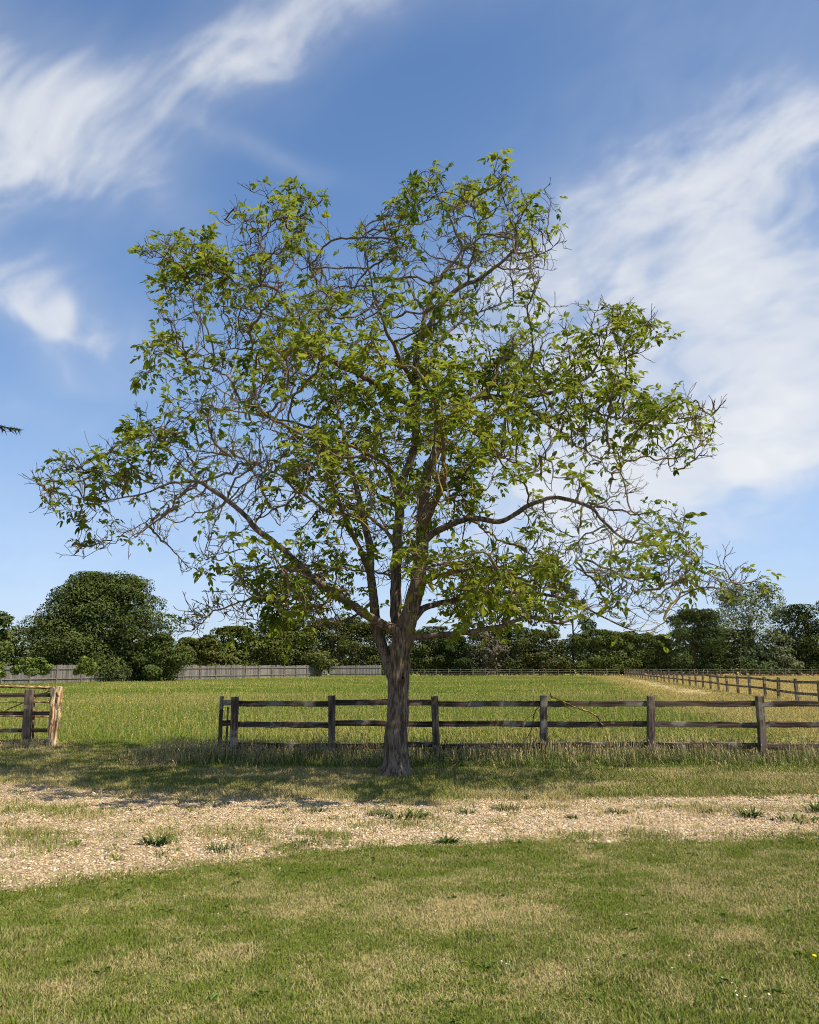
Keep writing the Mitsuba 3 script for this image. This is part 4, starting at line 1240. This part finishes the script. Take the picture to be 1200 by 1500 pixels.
# the leaves nearest the lawn are parts of their own, the rest one mass
near = np.argsort(POS[src][:, 1])[:300]
isnear = np.zeros(n, bool)
isnear[near] = True
for j in near:
    vv = LV[LK == j]
    V = np.vstack([vv.reshape(-1, 3), RV[j]])
    Fc = np.vstack([(lf[None] + np.arange(len(vv))[:, None, None] * 8).reshape(-1, 3), rf + len(vv) * 8])
    put(numbered(tree + '__leaf'), (V, Fc), 'walnut_leaf', color=np.vstack([np.repeat(LC[LK == j], 8, 0), np.tile(col[j], (6, 1))]))
k = ~isnear[LK]
vv, rv = LV[k], RV[~isnear]
V = np.vstack([vv.reshape(-1, 3), rv.reshape(-1, 3)])
Fc = np.vstack([(lf[None] + np.arange(len(vv))[:, None, None] * 8).reshape(-1, 3), (rf[None] + np.arange(len(rv))[:, None, None] * 6).reshape(-1, 3) + len(vv) * 8])
put(tree + '__foliage', (V, Fc), 'walnut_leaf', kind='stuff', color=np.vstack([np.repeat(LC[k], 8, 0), np.repeat(col[~isnear], 6, 0)]))
print('walnut: nodes', NN, 'leaves', n, 'leaflets', len(LV), 'twig tris', len(mesh[1]))

# ------------------------------------------------------------------ small things
def stick(key, pts, r0, r1, label, cat, seed=0, side=(), bsdf='dead_stick', k=7):
    m = Mesh()
    q = resample(np.array([[*p, 0] for p in pts], float), .05)[:, :3]
    q += rng_(seed).normal(0, .003, q.shape)
    m.add(*tube(q, np.linspace(r0, r1, len(q)) * (1 + rng_(seed + 1).normal(0, .10, len(q))), k))
    for t, d, L in side:
        a = q[int(t * (len(q) - 1))]
        b = a + unit(np.array(d, float)) * L
        s = resample(np.array([a, (a + b) / 2 + rng_(seed + 5).normal(0, .02, 3), b]), .05)
        m.add(*tube(s, np.linspace(r1 * 1.1, r1 * .5, len(s)), 5))
    put(key, m.get()[0], bsdf, label, cat, smooth=True)


SY = FY - .10
stick('broken_branch', [P(806, 1018, SY + .1), P(816, 1024, SY), P(830, 1030, SY - .05), P(848, 1038, SY - .08), P(862, 1042, SY - .06), P(872, 1048, SY - .03), P(880, 1054, SY)], 0.012, .018, 'broken branch yellow with lichen leaning on the wooden fence', 'branch', 4, [(.12, (-.4, -.2, .5), .12), (.95, (.5, .1, .3), .10), (.97, (.4, -.1, -.6), .16), (.3, (.6, .1, -.5), .18)])
stick('dead_twig', [P(789, 1036, SY + .02), P(782, 1048, SY), P(781, 1060, SY), P(776, 1075, SY), P(766, 1087, SY)], .010, .006, 'thin dark dead twig caught in the fence left of a post', 'twig', 14, [(.25, (-.9, 0, -.6), .28), (.55, (-.8, 0, -.2), .22), (.1, (-.7, 0, -.5), .2)], bsdf='dark_bark')
stick('curved_twig', [P(857, 1122, 14.0), P(861, 1119, 13.95), P(866, 1119, 13.9), P(869, 1126, 13.9), P(867, 1133, 13.9), P(864, 1137, 13.9)], .009, .010, 'short curved yellow twig standing in the grass before the fence', 'twig', 24, [(.1, (-.5, 0, -.3), .08)])
stick('pale_twig', [P(767, 1118, 14.1), P(769, 1124, 14.05), P(773, 1129, 14.0)], .008, .006, 'short pale bleached twig in the long grass below the fence', 'twig', 34, [], bsdf='peeling_paint')

# weeds rooted in the gravel
scene['weed_leaf'] = diffuse(VC, True)


def weed(px, py, w, h, kind, label, seed):
    r = rng_(seed)
    c = G(px, py)
    m, cols = Mesh(), []
    n = int(90 if kind == 'grass' else 46)
    for i in range(n):
        a = r.uniform(0, 2 * np.pi)
        q = np.sqrt(r.random()) * w / 2
        b = c + np.array([q * math.cos(a), q * math.sin(a) * .7, .004])
        L = h * r.uniform(.6, 1.25) * (1 if kind == 'grass' else 1.2)
        ln = r.uniform(.25, .8) if kind == 'grass' else r.uniform(.6, 1.3)
        a2 = a + r.normal(0, .5)
        o = np.array([math.cos(a2), math.sin(a2), 0])
        s = np.array([-math.sin(a2), math.cos(a2), 0])
        wd = (.0035 if kind == 'grass' else .011) * r.uniform(.7, 1.3)
        v = []
        for t, ww in ((0, .5), (.35, 1.0), (.72, .8)):
            p = b + o * (L * ln * t ** 1.5) + np.array([0, 0, L * (t - .38 * t * t * ln)])
            v += [p - s * wd * ww, p + s * wd * ww]
        v.append(b + o * (L * ln) + np.array([0, 0, L * (1 - .42 * ln)]))
        m.add(np.array(v), [[0, 1, 3], [0, 3, 2], [2, 3, 5], [2, 5, 4], [4, 5, 6]])
        cols.append(np.tile(np.array([.055, .088, .026]) * r.uniform(.7, 1.35), (7, 1)))
    put(numbered('weed_plant'), m.get()[0], 'weed_leaf', label, 'weed', 'weeds growing in the gravel track', color=np.vstack(cols))


WEEDS = [(740, 1188, .34, .09, 'grass', 'dense dark grassy weed on the gravel, first bold tuft right of the trunk'), (905, 1192, .28, .06, 'grass', 'flat spreading weed in the middle of the gravel right of centre'),
         (1098, 1197, .26, .10, 'broad', 'dark leafy weed in the gravel near the right edge'), (1168, 1204, .52, .07, 'broad', 'widest grey green weed in the gravel by the right edge'),
         (1198, 1190, .22, .10, 'broad', 'weed in the gravel cut by the right edge'), (682, 1193, .22, .06, 'grass', 'small tuft just right below the walnut trunk in the gravel'),
         (597, 1200, .40, .11, 'broad', 'tall leafy weed patch in the gravel straight below the walnut trunk'), (560, 1196, .32, .08, 'grass', 'grassy weed left of the leafy patch below the trunk'),
         (465, 1190, .34, .07, 'grass', 'grassy tuft in the shaded gravel left of the trunk'), (325, 1248, .34, .08, 'grass', 'round green tuft near the lawn edge left of centre'),
         (445, 1238, .30, .06, 'grass', 'low tuft in gravel close to the lawn, right of the round tuft'), (226, 1238, .22, .09, 'broad', 'dark weed at the end of the overgrown strip on the left'),
         (765, 1171, .26, .07, 'grass', 'small weed at the far edge of the gravel above the bold tuft'), (855, 1166, .30, .06, 'grass', 'weed at the far edge of the gravel right of the trunk'),
         (1038, 1192, .16, .05, 'grass', 'tiny tuft in the gravel left of the dark leafy weed'), (655, 1236, .18, .06, 'broad', 'brownish weed at the lawn edge of the gravel near the centre'), (838, 1200, .16, .05, 'grass', 'small sparse tuft in the gravel left of the flat weed')]
for i, (px, py, w, h, kd, lab) in enumerate(WEEDS):
    weed(px, py, w, h, kd, lab, 4000 + i)

# low broad-leaved rosettes in the turf
r = rng_(81)
m, cols = Mesh(), []
for i in range(150):
    x = r.uniform(-5.2, 5.2)
    y = r.uniform(3.6, 8.6)
    if y > np.interp(x, bot_w[:, 0], bot_w[:, 1]) - .1 or abs(x) > .56 * y + .6:
        continue
    g_ = np.array([.085, .140, .030]) * r.uniform(.75, 1.3)
    for q_ in range(r.integers(5, 11)):
        a = r.uniform(0, 2 * np.pi)
        L = r.uniform(.02, .055)
        o, sd_ = np.array([math.cos(a), math.sin(a), 0]), np.array([-math.sin(a), math.cos(a), 0])
        c = np.array([x + r.normal(0, .02), y + r.normal(0, .02), .012])
        m.add(np.array([c, c + o * L * .5 + sd_ * L * .20 + [0, 0, L * .38], c + o * L + [0, 0, L * .30], c + o * L * .5 - sd_ * L * .20 + [0, 0, L * .38]]), [[0, 1, 2], [0, 2, 3]])
        cols.append(np.tile(g_, (4, 1)))
put('lawn_rosette', m.get()[0], 'weed_leaf', 'small broad-leaved plants low in the mown lawn', 'lawn plants', kind='stuff', color=np.vstack(cols))

# daisies in the lawn, one dandelion
r = rng_(51)
DA = [(1072, 1440), (1078, 1452), (1080, 1458), (1092, 1460), (1127, 1457), (735, 1408), (742, 1412), (747, 1409), (716, 1347), (638, 1334), (1058, 1432), (955, 1393), (862, 1406), (918, 1340), (60, 1306), (52, 1304), (88, 1310), (86, 1312), (270, 1312), (410, 1272), (320, 1338), (556, 1420), (620, 1420), (985, 1418), (300, 1300), (1010, 1400), (1100, 1478)]
for px, py in DA:
    c = G(px, py, .045)
    m = Mesh()
    m.add(*tube(np.array([[c[0], c[1], 0], [c[0] + .003, c[1], .02], c]), [.001, .001, .0008], 3))
    k = 10
    a = np.arange(k) * 2 * np.pi / k
    tl = r.normal(0, .2, 2)
    R = r.uniform(.005, .0085)
    for ai in a:
        o, s = np.array([math.cos(ai), math.sin(ai), .25 + tl[0] * math.cos(ai) + tl[1] * math.sin(ai)]), np.array([-math.sin(ai), math.cos(ai), 0])
        m.add(np.array([c, c + o * R * .6 + s * R * .24, c + o * R, c + o * R * .6 - s * R * .24]), [[0, 1, 2], [0, 2, 3]])
    put(numbered('daisy'), m.get()[0], 'petal', 'tiny white daisy flowering in the mown lawn', 'flower', 'daisies in the lawn')
c = G(1193, 1400, .05)
m = Mesh()
m.add(*tube(np.array([[c[0], c[1], 0], [c[0], c[1] + .003, .02], c]), [.0015, .0015, .0012], 4))
s = trimesh.creation.icosphere(subdivisions=1, radius=.013)
m.add(s.vertices * [1, 1, .5] + c, s.faces)
put('dandelion', m.get()[0], 'yellow_petal', 'single yellow flower in the lawn at the right edge', 'flower')
# buttercups scattered in the meadow on the left
r = rng_(52)
n = 90
q = np.array([G(px, py) for px, py in zip(r.normal(150, 70, n), r.normal(1040, 14, n))])
q = q[(q[:, 1] > 19) & (q[:, 1] < 60)]
v, f = leaf_cards(q + np.c_[0 * q[:, :2], r.uniform(.2, .34, len(q))], unit(rand_dir(r, len(q)) + [0, -.6, .9]), rand_dir(r, len(q)), r.uniform(.02, .045, len(q)), .9)
put('buttercup', (v, f), 'yellow_petal', 'yellow wild flowers scattered through the meadow on the left', 'wild flowers', kind='stuff')

# the conifer that stands outside the frame on the left and reaches in with one branch tip
con = 'conifer_tree'
tag(con, 'conifer beyond the left edge with only a branch tip in view', 'tree')
CX, CY = -10.2, 10.6
put(con + '__trunk', tube(np.array([[CX, CY, -.05], [CX + .05, CY, 4], [CX, CY + .05, 12.5]]), [.26, .19, .04], 12)[:2], 'dark_bark', smooth=True)
r = rng_(61)
tipc = P(24, 629, CY)
brs = [(np.array([CX, CY, tipc[2] + .55]), tipc)]
for i in range(46):
    z = 2.2 + 9.6 * (i / 46)
    a = i * 2.4 + r.normal(0, .2)
    L = (12.9 - z) * .30 * r.uniform(.8, 1.05)
    L = min(L, 2.9)
    brs.append((np.array([CX, CY, z]), np.array([CX + L * math.cos(a), CY + L * math.sin(a), z - .12 * L])))
NV, NF = Mesh(), None
for i, (a, b) in enumerate(brs):
    m_ = a * .45 + b * .55 + np.array([0, 0, .18])
    q = resample(np.array([a, m_, b]), .12)
    put(numbered(con + '__branch'), tube(q, np.linspace(.035, .005, len(q)), 5)[:2], 'dark_bark', smooth=True)
    n = int(np.linalg.norm(b - a) * 150)
    t = np.concatenate([r.random(n), .93 + .07 * r.random(30)])
    n = len(t)
    pp = np.stack([np.interp(t, np.linspace(0, 1, len(q)), q[:, c]) for c in range(3)], -1)
    dd = unit(b - a)
    al = unit(dd + rand_dir(r, n) * .55 + np.array([0, 0, -.45]))
    sz = r.uniform(.10, .26, n) * (1.05 - .35 * t)
    v, f = leaf_cards(pp + al * (sz * .45)[:, None], rand_dir(r, n), al, sz, .09)
    NV.add(v, f)
mesh, _ = NV.get()
put(con + '__needle', mesh, 'leaf_far', kind='stuff', color=np.tile([[.035, .048, .020]], (len(mesh[0]), 1)))
